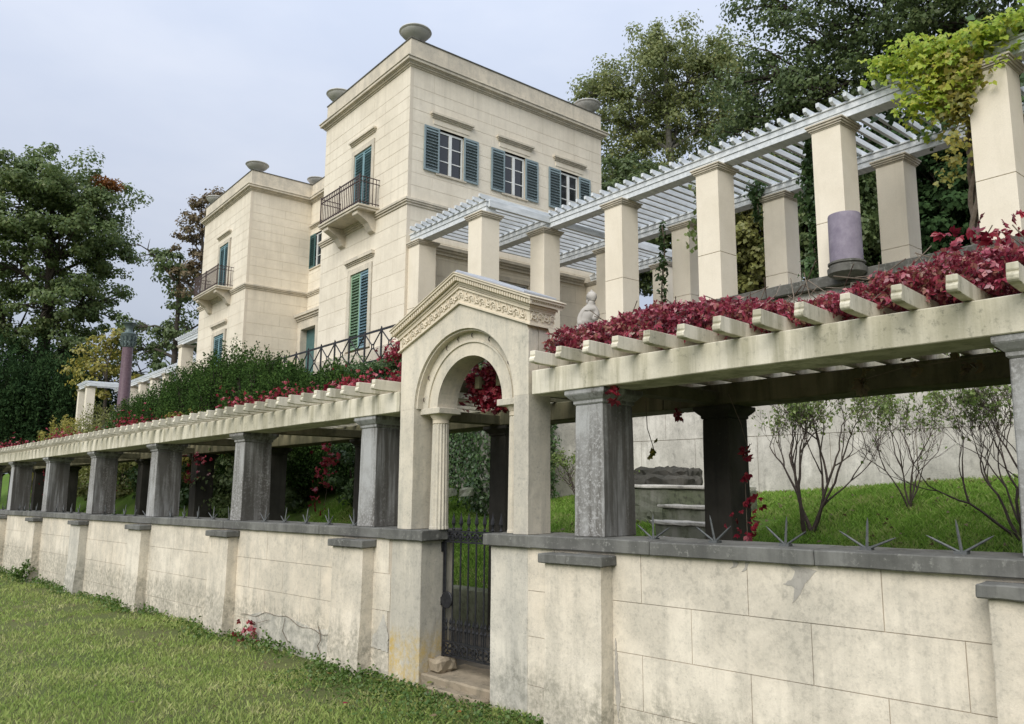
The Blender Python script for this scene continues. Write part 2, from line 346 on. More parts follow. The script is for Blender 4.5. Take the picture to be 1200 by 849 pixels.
# ---- leaves: one folded quad per leaf, arrays in numpy
def leafmesh(name, cen, size, mat, parent=None, aspect=.62, droop=.25, fan=1, flat=0., normals=None, jitter=.35):
    cen = np.asarray(cen, float); n = len(cen)
    if fan > 1:
        cen = np.repeat(cen, fan, 0); n2 = n*fan
    else: n2 = n
    base = rng.normal(size=(n, 3)); base[:, 2] = base[:, 2]*(1-flat)+np.abs(base[:, 2])*0+flat*2.2*np.sign(.5)
    if normals is not None: base = np.asarray(normals)+rng.normal(size=(n, 3))*jitter
    nrm = base/np.linalg.norm(base, axis=1, keepdims=True)
    t = rng.normal(size=(n, 3)); t[:, 2] -= droop*3; t -= nrm*(t*nrm).sum(1, keepdims=True); t /= np.linalg.norm(t, axis=1, keepdims=True)
    if fan > 1:
        nrm = np.repeat(nrm, fan, 0); t = np.repeat(t, fan, 0)
        ang = np.tile(np.linspace(-1.25, 1.25, fan), n)+rng.normal(size=n2)*.12
        b = np.cross(nrm, t); t = t*np.cos(ang)[:, None]+b*np.sin(ang)[:, None]
        nrm = nrm+rng.normal(size=(n2, 3))*.15; nrm -= t*(nrm*t).sum(1, keepdims=True); nrm /= np.linalg.norm(nrm, axis=1, keepdims=True)
    b = np.cross(nrm, t)
    sz = np.asarray(size, float)*np.ones(n); sz = sz*(.65+.7*rng.random(n))
    if fan > 1: sz = np.repeat(sz, fan, 0)*(1-.25*np.abs(np.tile(np.linspace(-1, 1, fan), n)))
    sz = sz[:, None]
    p0 = cen; p2 = cen+t*sz-nrm*sz*.18; mid = cen+t*sz*.5
    p1 = mid+b*sz*aspect*.5+nrm*sz*.12; p3 = mid-b*sz*aspect*.5+nrm*sz*.12
    V = np.stack([p0, p1, p2, p3], 1).reshape(-1, 3) - np.array(parent_loc(parent))
    return quads(name, V, n2, mat, parent)
def quads(name, V, nq, mat, parent=None):
    me = bpy.data.meshes.new(name); me.vertices.add(nq*4); me.vertices.foreach_set('co', V.ravel())
    me.loops.add(nq*4); me.loops.foreach_set('vertex_index', np.arange(nq*4, dtype=np.int32))
    me.polygons.add(nq); me.polygons.foreach_set('loop_start', np.arange(0, nq*4, 4, dtype=np.int32))
    try: me.polygons.foreach_set('loop_total', np.full(nq, 4, dtype=np.int32))
    except Exception: pass
    me.update(calc_edges=True); me.validate()
    return finish(name, me, mat, parent)
CN = {}
def clumps(c, rad, nclump, per, spread, shell=.35, squash=1.):
    """leaf positions gathered in flattened clumps spread through an ellipsoid; leaf normals point out of each clump"""
    d = rng.normal(size=(nclump, 3)); d /= np.linalg.norm(d, axis=1, keepdims=True)
    r = (shell+(1-shell)*rng.random(nclump)**.6)[:, None]
    cc = np.array(c)+d*r*np.array(rad)
    k = nclump*per; u_ = rng.normal(size=(k, 3)); u_ /= np.linalg.norm(u_, axis=1, keepdims=True)
    rr = (rng.random(k)**.45)[:, None]; sz = np.repeat(spread*(.6+.8*rng.random(nclump)), per)[:, None]
    off = u_*rr*sz*np.array([1.5, 1.5, .8*squash]) + rng.normal(size=(k, 3))*spread*.12
    p = np.repeat(cc, per, 0)+off
    CN[p.shape[0]] = u_*.9+np.array([0, 0, .55])+np.repeat(d, per, 0)*.5
    return p, cc
def tree(name, label, base, top, trunk_r, blobs, mat, lsize, cat='tree', bark='bark', density=1., spread=.5, group=None, extra=None, limbs=3, nclump=30, per=60, shell=.3):
    base = Vector(base); top = Vector(top)
    t = thing(name, label, cat, base, group)
    m_ = MB(); pts = []; k = 7
    for i in range(k+1):
        q = base.lerp(top, i/k); j = .035*(top-base).length*(i/k)*(1-i/k)*4*.3
        pts.append(q+Vector((random.uniform(-j, j), random.uniform(-j, j), 0)))
    m_.tube(pts, [trunk_r*(1-.85*i/k)+.01 for i in range(k+1)], 9)
    m_.build('trunk', bark, t, smooth=True)
    b_ = MB(); P = []; NR = []
    for c, rad in blobs:
        c = Vector(c); vol = (rad[0]*rad[1]*rad[2])**(1/3)
        p, cc = clumps(c, rad, max(6, int(nclump*density*vol**1.6/3)), per, spread, shell); P.append(p); NR.append(CN[len(p)])
        # a limb to the blob and small branches into its clumps
        f = max(.15, min(.92, ((c.z-rad[2]*.8)-base.z)/max(.1, top.z-base.z)))
        q0 = base.lerp(top, f); q1 = q0.lerp(c, .55)+Vector((0, 0, .06*(c-q0).length)); r0 = trunk_r*(1-.85*f)*.6+.015
        b_.tube([q0, q1, c], [r0, r0*.65, r0*.35], 6)
        for cl in cc[::max(1, len(cc)//(limbs*5))]:
            cl = Vector(cl); s0 = q1.lerp(c, random.random()); md = s0.lerp(cl, .5)+Vector((0, 0, random.uniform(-.02, .12)*(cl-s0).length))
            b_.tube([s0, md, cl], [r0*.38, r0*.24, r0*.08], 4)
    b_.build('limbs', bark, t, smooth=True)
    P = np.concatenate(P)
    kind(leafmesh('foliage', P, lsize, mat, t, normals=np.concatenate(NR), jitter=.45, aspect=.8), 'stuff')
    if extra:
        for (c, rad, mat2, nm) in extra:
            p, _ = clumps(c, rad, max(6, int(nclump*.6)), per, spread*.7, .1)
            kind(leafmesh(nm, p, lsize, mat2, t), 'stuff')
    return t

# ================================================================== THE GROUND
XS = np.concatenate([[-600, -300, -150, -80, -50], np.arange(-30, 40, 1.5), [50, 80, 150, 300, 600]])
YS = np.concatenate([[-600, -300, -150, -80, -40], np.arange(-20, 70, 1.5), [80, 110, 150, 300, 600]])
g_ = MB()
def mound(x, y): return .035*math.sin(x*.9+y*.4)*math.sin(y*.7-x*.3) if (-12 < x < 5 and y > 2) else 0
vs = [(x, y, gz(x, y)-.03+mound(x, y)) for x in XS for y in YS]; ny = len(YS)
g_.add(vs, [(i*ny+j, (i+1)*ny+j, (i+1)*ny+j+1, i*ny+j+1) for i in range(len(XS)-1) for j in range(ny-1)])
kind(g_.build('lawn_ground', 'ground', smooth=True), 'structure')

YC = 11.2                                        # where the retaining wall steps forward
def zend(y):
    if y < YC: return 2.06-min(y-3.7, 4.2)*.075
    return 1.36+.5*max(0, min(1, (y-YC)/1.1))+min(1.0, (y-YC)*.06)
def xend(y): return 11.03 if y < YC else 8.45
def bankz(s, t):
    a = W(s, 2.45, .50); y = a.y
    b = Vector((xend(y), y, zend(y))); p = a.lerp(b, t)
    p.z = a.z+(b.z-a.z)*t**.5 + .05*math.sin(s*2.1+t*4)*math.sin(t*PI)+.03*math.sin(s*5+t*9)*math.sin(t*PI)
    return p
b_ = MB(); S_ = np.concatenate([np.arange(-14, 5.81, .3), [5.86, 5.88], np.arange(6.1, 52, .6)]); T_ = np.linspace(0, 1, 22)**1.4
b_.add([bankz(s, t) for s in S_ for t in T_], [(i*22+j, (i+1)*22+j, (i+1)*22+j+1, i*22+j+1) for i in range(len(S_)-1) for j in range(21)])
kind(b_.build('garden_bank', 'bank', smooth=True), 'structure')
p_ = MB(fw); p_.box(-14, 50, .30, 2.44, -.3, .085); kind(p_.build('loggia_floor', 'paving'), 'structure')
t_ = MB(); t_.prism([(11.25, -30), (60, -30), (60, 75), (8.7, 75), (8.7, YC+.2), (11.25, YC+.2)], 2, 3.4, 4.5)
kind(t_.build('terrace', 'paving'), 'structure')
for i in range(1):
    k_ = MB(fw)
    x = -13.
    kroot = thing('kerb', 'low dark stone kerb along the inner edge of the loggia floor, holding the grass bank', 'kerb', W(0, 2.35, 0))
    while x < 30:
        l = random.uniform(1., 1.5); kb = MB(fw); kb.box(x+.006, x+l-.006, 2.2, 2.46, 0, .57+random.uniform(-.012, .012)); kb.build('kerbstone', 'step', kroot, bevel=.015); x += l

# ================================================================== GARDEN WALL
PC = [-.62-3.29*i for i in range(3)]              # pillar and buttress centres, right of the gate
PCL = [2.67+3.26*i for i in range(11)]            # left of the gate
HS = [1.405, 1.035, .65, .245, -.35]
def wall_section(name, label, s0, s1, centres, cat='wall'):
    t = thing(name, label, cat, W((s0+s1)/2, .15, 0))
    MB(fw).box(s0, s1, .008, .42, -.4, 1.403).build('core', 'wall_joint', t)
    near = [s for s in (s0, s1)]
    off = [0, .44, 0, .46]
    for r in range(4):
        x = centres[0] - .9*60 - (.44 if r % 2 else 0) + .32
        h1, h0 = HS[r], HS[r+1]
        while x < s1:
            a, b = max(x, s0), min(x+.9, s1)
            if b-a > .06:
                g = .003; q = MB(fw)
                q.box(a+g, b-g, random.uniform(-.001, .0015), .0085, h0+g, h1-g)
                q.build('block', 'wall', t)
            x += .9
    # coping stones
    x = s0
    while x < s1-.05:
        l = min(random.uniform(1.25, 1.5), s1-x)
        if s1-x-l < .4: l = s1-x
        q = MB(fw); dz = random.uniform(-.004, .004)
        q.box(x+.003, x+l-.003, -.045+random.uniform(-.004, .004), .47, 1.405, 1.51+dz)
        q.build('coping_stone', 'coping', t, bevel=.008, rough=(.004 if abs(x) < 9 else 0), cell=.09); x += l
    for c in centres:
        if not (s0-.4 < c < s1+.4): continue
        q = MB(fw); fl = random.uniform(.0, .03)
        q.prism([(-.15, 1.30), (.01, 1.30), (.01, -.4), (-.17-fl, -.4), (-.155-fl, .2), (-.15, .6)], 0, c-.30, c+.30)
        bt = q.build('buttress', 'wall' if random.random() < .5 else 'post_grey', t, bevel=.006, rough=.0025, cell=.12)
        if abs(c) < 9:                   # cap made of two flags
            MB(fw).box(c-.345, c+.02, -.20, .005, 1.305, 1.385).build('cap_stone', 'coping', bt, bevel=.008, rough=.004)
            MB(fw).box(c+.026, c+.345, -.195, .005, 1.303, 1.38).build('cap_stone', 'coping', bt, bevel=.008, rough=.004)
        else: MB(fw).box(c-.345, c+.345, -.20, .005, 1.305, 1.383).build('cap_stone', 'coping', bt, bevel=.008)
    return t
wr = wall_section('garden_wall', 'cream rendered block wall with dark stone coping, right of the iron gate', -9.4, .02, PC)
wl = wall_section('garden_wall', 'long cream rendered block wall with buttresses running away left of the iron gate', 2.05, 36, PCL)
# broken render on the right wall, and rough patches at the foot of the left wall
def patch(t, pts, d0=-.0035, mat='patch'):
    out = []
    for a, b in zip(pts, pts[1:]+pts[:1]):
        L_ = math.hypot(b[0]-a[0], b[1]-a[1]); k = max(1, int(L_/.022))
        for i in range(k):
            f = i/k; j = .0065 if i else 0; out.append((a[0]+(b[0]-a[0])*f+random.uniform(-j, j), a[1]+(b[1]-a[1])*f+random.uniform(-j, j)))
    pts = out
    q = MB(fw); q.prism(pts, 1, d0, .002)
    q.build('bare_patch', mat, t)
patch(wr, [(-2.40, 1.40), (-2.45, 1.36), (-2.42, 1.30), (-2.36, 1.27), (-2.44, 1.25), (-2.42, 1.15), (-2.49, 1.24), (-2.53, 1.30), (-2.60, 1.37), (-2.50, 1.385)])
patch(wr, [(-1.99, 1.402), (-2.0, 1.37), (-1.97, 1.345), (-2.02, 1.36), (-2.04, 1.385), (-2.03, 1.403)])
patch(wr, [(-2.09, 1.402), (-2.085, 1.36), (-2.06, 1.33), (-2.10, 1.35), (-2.13, 1.40)])
patch(wr, [(-.945, .75), (-.935, .45), (-.95, .22), (-.965, .12), (-.985, .3), (-.97, .5), (-.955, .7)], -.006)
patch(wl, [(2.15, .62), (2.06, .40), (2.06, .24), (2.36, .26), (2.34, .38), (2.25, .44)], -.006, 'retain')
patch(wl, [(3.05, .36), (3.5, .30), (4.2, .38), (4.9, .36), (5.2, .30), (5.2, -.2), (3.0, -.2)], -.004, 'post_grey')

# iron spikes on the coping
def cone(q, a, b, r):
    q.tube([a, a+(b-a)*.82, b], [r, r*.72, .0015], 5)
sp_proto = None
def spikes(c, t, i):
    global sp_proto
    cl = MB(); cl.box(-.035, .035, -.035, .035, -.008, .012)
    loc = W(c, .16, 1.512) - parent_loc(t)
    if sp_proto is None:
        base = cl.build('spike_base', 'iron_grey', None); base.parent = t; base.location = loc
        ms = []
        for vec in ((0, 0, .20), (.05, .19, .105), (-.05, -.19, .105)):
            q = MB(); cone(q, Vector((0, 0, 0)), Vector(vec), .0098); o = q.build('spike', 'iron_grey', None, smooth=True); o.parent = base; ms.append(o)
        base.rotation_euler.z = WALLROT; sp_proto = (base, ms)
    else:
        b0, ms = sp_proto
        base = inst(b0, 'spike_base', t, loc, WALLROT+random.uniform(-.12, .12)); base.rotation_euler.x = random.uniform(-.04, .04)
        for o in ms:
            k = inst(o, 'spike', base, (0, 0, 0)); k.rotation_euler = (random.uniform(-.11, .11), random.uniform(-.11, .11), random.uniform(-.12, .12))
for k in range(15): spikes(-1.21-.551*k, wr, k)
for k in range(50):
    c = 3.02+.545*k
    if min(abs(c-x) for x in PCL) > .2 and c < 30: spikes(c, wl, k)

# ================================================================== STONE PERGOLA (loggia) ON THE WALL
def fan_pillar(t, c, d0, d1, h0, h1, mat, near):
    q = MB(fw); w0, w1 = .165, .150
    q.taper(c-w0, c+w0, d0, d1, h0, c-w1, c+w1, d0+.01, d1-.01, h1-.13)
    p = q.build('pillar', mat, t, bevel=.008, rough=.004 if near else 0, cell=.12)
    q = MB(fw)
    pr = [(0, .0), (.012, .012), (.012, .035), (.03, .05), (.062, .085), (.068, .095), (.068, .13)]
    for (o0, z0), (o1, z1) in zip(pr[:-1], pr[1:]):
        if z1 > z0: q.taper(c-w1-o0, c+w1+o0, d0+.01-o0, d1-.01+o0, h1-.13+z0, c-w1-o1, c+w1+o1, d0+.01-o1, d1-.01+o1, h1-.13+z1)
    q.build('capital', mat, p)
RAF = [(-.27, .004), (-.285, .02), (-.285, .045), (-.272, .055), (-.262, .062), (-.272, .075), (-.272, .112), (2.86, .112), (2.86, 0), (-.21, -.0), (-.232, .010)]
def loggia(name, label, s0, s1, centres, raf0):
    t = thing(name, label, 'pergola', W((s0+s1)/2, 1.2, 1.5))
    for c in centres:
        if s0 < c < s1:
            near = abs(c) < 7
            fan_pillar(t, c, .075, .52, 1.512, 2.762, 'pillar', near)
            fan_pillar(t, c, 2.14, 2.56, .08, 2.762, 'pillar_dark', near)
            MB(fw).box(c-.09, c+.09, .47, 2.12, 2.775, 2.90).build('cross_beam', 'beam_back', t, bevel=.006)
    ed = sorted([c for c in centres if s0 < c < s1]+[s0, s1])
    ed = [e for i, e in enumerate(ed) if i == 0 or e-ed[i-1] > .9]
    if ed[-1] != s1: ed[-1] = s1
    if name != 'x':
        for a, b in zip(ed[:-1], ed[1:]):
            near = min(abs(a), abs(b)) < 6; dz = random.uniform(-.006, .006) if a > 9 else 0
            MB(fw).box(a+.003, b-.003, .0+random.uniform(-.004, .004), .46, 2.764, 2.985+dz).build('front_beam', 'beam', t, bevel=.006, rough=.004 if near else .002, cell=.12)
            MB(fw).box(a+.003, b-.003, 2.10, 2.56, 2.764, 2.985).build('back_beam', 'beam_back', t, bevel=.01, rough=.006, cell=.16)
    # rafters
    q = MB(); q.prism([(d, h) for d, h in RAF], 0, -.031, .031)
    proto = None; s = raf0
    while s < s1-.02:
        if s > s0:
            loc = W(s, 0, 2.992)
            if proto is None:
                me = q.build('rafter', 'beam', None, bevel=.004, rough=.003, cell=.14); proto = me
                # prism local axes: x along the wall, y across -> turn so that x runs along WU
                me.parent = t; me.location = loc-t.location; o = me
            else: o = inst(proto, 'rafter', t, loc-t.location)
            o.rotation_euler = (random.uniform(-.006, .006), random.uniform(-.01, .01), math.atan2(-WN.x, WN.y) + random.uniform(-.012, .012))
            o.scale = (random.uniform(.95, 1.05), 1, random.uniform(.95, 1.04))
        s += .3
    return t
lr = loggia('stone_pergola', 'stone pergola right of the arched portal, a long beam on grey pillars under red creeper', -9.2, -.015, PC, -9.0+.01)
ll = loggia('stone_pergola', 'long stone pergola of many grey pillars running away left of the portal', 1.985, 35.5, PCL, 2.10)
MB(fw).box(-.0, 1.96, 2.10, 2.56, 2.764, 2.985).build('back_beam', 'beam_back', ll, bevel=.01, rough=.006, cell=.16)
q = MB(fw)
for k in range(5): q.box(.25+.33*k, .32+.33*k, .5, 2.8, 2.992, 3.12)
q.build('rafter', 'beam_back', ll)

# ================================================================== ARCHED PORTAL
PT = thing('arched_portal', 'cream arched garden portal with carved pediment and two fluted columns above the iron gate', 'portal', W(.99, .2, 0))
c0 = .965
for a, b, m_ in ((.02, .505, 'post_grey'), (1.545, 2.05, 'post')):
    MB(fw).box(a, b, .002, .44, -.4, 1.40).build('gate_post', m_, PT, bevel=.008, rough=.005, cell=.1)
MB(fw).box(-.05, .565, -.05, .50, 1.402, 1.512).build('post_coping', 'coping', PT, bevel=.008, rough=.004)
MB(fw).box(1.475, 2.10, -.05, .50, 1.402, 1.512).build('post_coping', 'coping', PT, bevel=.008, rough=.004)
arc = lambda r, hc, n=28, a0=0, a1=PI: [(c0+r*math.cos(a0+(a1-a0)*i/n), hc+r*math.sin(a0+(a1-a0)*i/n)) for i in range(n+1)]
SP = 2.775
def rake(s, e, a): return e+(a-e)*(1-abs(s-.99)/.97)      # height of a line raking from e at the eaves to a at the apex
# outer slab with the tall round-headed recess
q = MB(fw); n = 28; ar = arc(.755, SP, n)
outer = [(c0+.95, SP)] ; pts_o = []
for i in range(n+1):
    a = PI*i/n; ca, sa = math.cos(a), math.sin(a)
    # meet the outline: vertical side or raking top
    best = None
    if abs(ca) > 1e-6:
        sx = 1.96 if ca > 0 else .02; tt = (sx-c0)/ca; hh = SP+tt*sa
        if hh <= rake(sx, 3.47, 3.85): best = (sx, hh)
    if best is None:
        lo, hi = .5, 2.2
        for _ in range(40):
            md = (lo+hi)/2; ss = c0+md*ca; h_ = SP+md*sa
            if h_ < rake(ss, 3.47, 3.85): lo = md
            else: hi = md
        best = (c0+lo*ca, SP+lo*sa)
    pts_o.append(best)
q.strip(ar, pts_o, 1, 0, .13)
q.build('arch_wall', 'portal', PT)
q = MB(fw); q.strip(ar, pts_o, 1, .14, .295)
q.build('back_wall', 'portal', PT)
MB(fw).box(.02, .21, 0, .30, 1.512, 2.775).build('pier', 'post', PT, bevel=.004, rough=.003, cell=.1)
MB(fw).box(1.72, 1.96, 0, .30, 1.512, 2.775).build('pier', 'portal', PT, bevel=.004, rough=.003, cell=.1)
# inner order
q = MB(fw); q.strip(arc(.49, SP, 32), arc(.754, SP, 32), 1, .105, .38); q.build('archivolt', 'portal', PT)
q = MB(fw); q.strip(arc(.625, SP, 32), arc(.645, SP, 32), 1, .088, .106); q.strip(arc(.735, SP, 32), arc(.7535, SP, 32), 1, .03, .104)
q.build('archivolt_moulding', 'portal', PT)
q = MB(fw)
for ang in (62, 78, 96, 28, 118, 150, 8):
    a = R(ang); cx, ch = c0+.695*math.cos(a), SP+.695*math.sin(a)
    q.tube([(cx+.022*math.cos(b), .09, ch+.022*math.sin(b)) for b in np.linspace(-1.2, 1.4, 8)], .0045, 4)
q.build('ring_hook', 'rusty', PT)
# columns
for cs in (c0-.585, c0+.585):
    q = MB(fw)
    q.lathe((cs, .235, 1.512), [(.104, 0), (.104, .02), (.100, .03), (.088, 1.08), (.086, 1.10)], 96, .10, 16)
    col = q.build('column', 'portal', PT, smooth=False)
    q = MB(fw); q.lathe((cs, .235, 2.612), [(.086, 0), (.091, .006), (.088, .012), (.088, .045), (.094, .05), (.094, .058), (.118, .088), (.122, .1), (.115, .104)], 32)
    q.build('capital', 'carved', col, smooth=True)
    MB(fw).box(cs-.15, cs+.17 if cs > 1 else cs+.15, .085, .385, 2.712, 2.774).build('abacus', 'portal', col, bevel=.004)
# carved frieze band, cornice, zinc roof
def rake_band(q, e0, a0, e1, a1, sL, sR, d0, d1, e_off=0):
    for s_a, s_b in ((sR, .99), (.99, sL)):
        q.prism([(s_a, rake(s_a, e0, a0)), (s_b, rake(s_b, e0, a0)), (s_b, rake(s_b, e1, a1)), (s_a, rake(s_a, e1, a1))], 1, d0, d1)
q = MB(fw); rake_band(q, 3.44, 3.81, 3.575, 3.965, 1.985, -.005, -.012, .315); q.build('frieze', 'carved', PT)
q = MB(fw); rake_band(q, 3.425, 3.793, 3.441, 3.811, 2.0, -.02, -.028, .33); rake_band(q, 3.56, 3.95, 3.58, 3.972, 1.995, -.015, -.03, .328)
q.build('frieze_moulding', 'carved', PT)
q = MB(fw)
for e0, e1, pr_ in ((3.58, 3.60, .03), (3.60, 3.625, .045), (3.63, 3.675, .075), (3.675, 3.70, .095), (3.70, 3.712, .105)):
    rake_band(q, e0, e0+.40, e1, e1+.40, 1.972+pr_, .008-pr_, -pr_, .30+pr_)
q.build('cornice', 'carved', PT, bevel=.002)
q = MB(fw)          # egg-and-dart row on the cornice, front and right return
for i in range(66):
    s = -.07+2.12*i/65; hh = rake(s, 3.645, 4.045)
    q.taper(s-.008, s+.008, -.082, -.06, hh-.016, s-.012, s+.012, -.086, -.06, hh+.02)
for i in range(15):
    d = -.08+.46*i/14; q.taper(-.078, -.06, d-.008, d+.008, 3.622, -.081, -.06, d-.012, d+.012, 3.655)
q.build('egg_and_dart', 'carved', PT)
q = MB(fw)          # scrolls
def scroll(cx, ch, r, sgn, put, sl):
    pts = []
    for k in range(15):
        a = sgn*k*.52; rr = r*(1-.055*k); x, y = rr*math.cos(a), rr*math.sin(a)
        pts.append(put(cx+x, ch+y+sl*x))
    q.tube(pts, [.0115-.0004*k for k in range(15)], 4)
    q.tube([put(cx-.012, ch-.0-.012*sl), put(cx+.012, ch+.012*sl)], .011, 5)
nn = 24
for i in range(nn):
    s = .035+1.91*(i+.5)/nn; sl = -.40 if s > .99 else .40
    hc = (rake(s, 3.44, 3.81)+rake(s, 3.575, 3.965))/2
    scroll(s, hc, .036, 1 if i % 2 else -1, lambda a, b: (a, -.018, b), sl*1)
    q.tube([(s-.035, -.018, hc-.045-sl*.035), (s, -.02, hc+.05), (s+.035, -.018, hc-.045+sl*.035)], .006, 4)
for i in range(4):
    scroll(.03+.085*i, 3.508, .036, 1 if i % 2 else -1, lambda a, b: (-.012, a, b), 0)
    q.tube([(-.012, .03+.085*i-.035, 3.46), (-.014, .03+.085*i, 3.555), (-.012, .03+.085*i+.035, 3.46)], .006, 4)
q.build('frieze_scrolls', 'carved', PT)
q = MB(fw); rake_band(q, 3.7135, 4.1135, 3.735, 4.14, 1.93, .03, -.06, .40); q.build('roof_sheet', 'zinc', PT, bevel=.003)
# threshold
TH = thing('stone_step', 'worn sandstone threshold slabs under the iron gate', 'step', W(1, .2, 0))
MB(fw).box(.51, 1.54, .02, .62, -.3, .105).build('slab', 'sill', TH, bevel=.015, rough=.01)
MB(fw).box(.51, 1.30, -.10, .018, -.3, .04).build('slab', 'sill', TH, bevel=.015, rough=.012)
MB(fw).box(1.36, 1.545, .12, .36, .107, .235).build('broken_stone', 'sill', TH, bevel=.03, rough=.035, cell=.08)

# ---- iron gate
GT = thing('iron_gate', 'black wrought iron gate with spear tops and ring-patterned bands, closed in the portal', 'gate', W(1.0, .30, .2))
ga, gb, gd = .535, 1.525, .30
for h in (1.385, 1.49, .25, .385): MB(fw).box(ga, gb, gd-.012, gd+.012, h-.009, h+.009).build('rail', 'iron', GT)
for hc, rr in ((1.4375, .036), (.3175, .048)):
    q = MB(fw); k = int((gb-ga)/(rr*1.55))
    for i in range(k):
        s = ga+(gb-ga)*(i+.5)/k
        q.tube([(s+rr*math.cos(a), gd+(.004 if i % 2 else -.004), hc+rr*math.sin(a)) for a in np.linspace(0, 2*PI, 13)], .0075, 4, cap=False)
        q.tube([(s, gd-.01, hc), (s, gd+.01, hc)], .013, 6)
    q.build('ring_band', 'iron', GT)
for i in range(9):
    s = ga+.02+(gb-ga-.04)*i/8; q = MB(fw)
    q.tube([(s, gd, .25), (s, gd, 1.50)], .0095, 6)
    q.lathe((s, gd, 1.50), [(.0095, 0), (.018, .012), (.010, .03), (.010, .045), (.022, .075), (.018, .11), (.008, .15), (.001, .19)], 6)
    q.build('bar', 'iron', GT)
for i in range(16):
    s = ga+.05+(gb-ga-.1)*i/15; q = MB(fw)
    q.lathe((s, gd, .385), [(.006, 0), (.006, .10), (.015, .125), (.006, .15), (.006, .165), (.014, .19), (.001, .24)], 6); q.build('dog_bar', 'iron', GT)
q = MB(fw); q.box(gb-.015, gb+.005, gd-.015, gd+.015, .22, 1.52); q.box(ga-.005, ga+.015, gd-.015, gd+.015, .22, 1.52); q.build('stile', 'iron', GT)
q = MB(fw); q.tube([(gb-.08, gd-.035, .80), (gb-.08, gd-.015, .80)], .085, 20); q.build('lock_plate', 'iron', GT, bevel=.004)
q = MB(fw); q.box(gb+.0, gb+.022, gd-.03, gd+.03, .74, .82); q.box(gb+.0, gb+.022, gd-.03, gd+.03, 1.28, 1.38); q.build('hinge', 'iron', GT)

# ================================================================== RETAINING WALL AND STEPS
RW = thing('retaining_wall', 'weathered grey-cream retaining wall with dark ledge, behind the bare shrubs', 'wall', (11.2, 4, 2))
MB().box(11.014, 11.5, -12, YC, 0, 4.92).build('core', 'wall_joint', RW)
zs = [.9, 1.8, 2.72, 3.62, 4.3, 4.92]
for r in range(5):
    y = -12+(.6 if r % 2 else 0)
    while y < YC:
        a, b = max(-12, y), min(YC, y+1.25)
        MB().box(11.0+random.uniform(-.002, .002), 11.015, a+.005, b-.005, zs[r]+.005, zs[r+1]-.005).build('block', 'retain', RW); y += 1.25
y = -12
while y < YC+.3:
    l = random.uniform(1.1, 1.8); MB().box(10.88, 11.62, y+.004, min(YC+.3, y+l)-.004, 4.925, 5.10).build('ledge_stone', 'ledge', RW, bevel=.012, rough=.008, cell=.12); y += l
RW2 = thing('retaining_wall', 'forward retaining wall below the lattice railing, overgrown with ivy', 'wall', (8.6, 20, 2))
MB().box(8.4, 8.75, YC, 62, 0, 4.48).build('core', 'retain', RW2)
MB().box(8.751, 11.1, YC+.0, YC+.35, 0, 4.48).build('return_wall', 'retain', RW2)
q = MB(); q.box(8.34, 8.8, YC-.04, 62, 4.482, 4.58); q.build('coping_stone', 'ledge', RW2, bevel=.01)
ST = thing('stone_steps', 'mossy grey garden steps climbing the bank below the retaining wall', 'steps', (8, 6.5, 1.3))
for k, zt in enumerate((1.08, 1.27, 1.47, 1.67)):
    x0 = 7.5+.3*k
    MB().box(x0, x0+.5, 5.6+.2*k, 6.80+.13*k+random.uniform(-.03, .03), .3, zt-.045).build('tread', 'step', ST, bevel=.015, rough=.02, cell=.1)
    MB().box(x0-.03, x0+.36, 5.58+.2*k, 6.84+.13*k, zt-.043, zt).build('tread_slab', 'retain', ST, bevel=.01, rough=.012, cell=.1)
MB().box(8.72, 9.6, 6.45, 8.3, 1.2, 1.885).build('landing', 'step', ST, bevel=.02, rough=.025, cell=.1)
MB().box(8.68, 9.6, 6.45, 8.9, 1.887, 1.93).build('landing_slab', 'retain', ST, bevel=.01, rough=.014, cell=.1)
for (a, b, c, d, e) in ((9.35, 9.9, 7.6, 8.9, 2.07), (9.5, 10.1, 7.75, 8.7, 2.19), (9.2, 9.6, 8.2, 9.1, 2.02)): MB().box(a, b, c, d, 1.4, e).build('mossy_block', 'pillar_dark', ST, bevel=.05, rough=.05, cell=.09)
for k in range(9):
    y = 7.35+.2*k; MB().box(8.66+.05*(k % 3), 9.0, y, y+.185, 1.0, 1.45+.36*((k*7) % 5)/5).build('cheek_stone', 'step', ST, bevel=.05, rough=.05, cell=.08)

# lattice railing
RL = thing('lattice_railing', 'dark iron railing of crossed bars and small rings on the terrace edge', 'railing', (8.5, 18, 4.58))
xr = 8.5; ys = [14.59-.79*4+.79*k for k in range(20)]
for y in ys:
    q = MB(); q.tube([(xr, y, 4.55), (xr, y, 5.39)], .026, 6); q.lathe((xr, y, 5.39), [(.012, 0), (.024, .02), (.012, .045), (.001, .06)], 6); q.build('post', 'iron', RL)
for z in (5.36, 4.67): MB().box(xr-.02, xr+.02, ys[0], ys[-1], z-.019, z+.019).build('rail', 'iron', RL)
for a, b in zip(ys[:-1], ys[1:]):
    q = MB(); c = (a+b)/2; zc = 5.015; rr = .055
    for sy in (-1, 1):
        for sz in (-1, 1):
            q.tube([(xr, c+sy*rr*.75, zc+sz*rr*.75), (xr, c+sy*.38, zc+sz*.33)], .0165, 5)
    q.tube([(xr, c+rr*math.cos(t), zc+rr*math.sin(t)) for t in np.linspace(0, 2*PI, 13)], .015, 5, cap=False)
    q.build('cross', 'iron', RL)

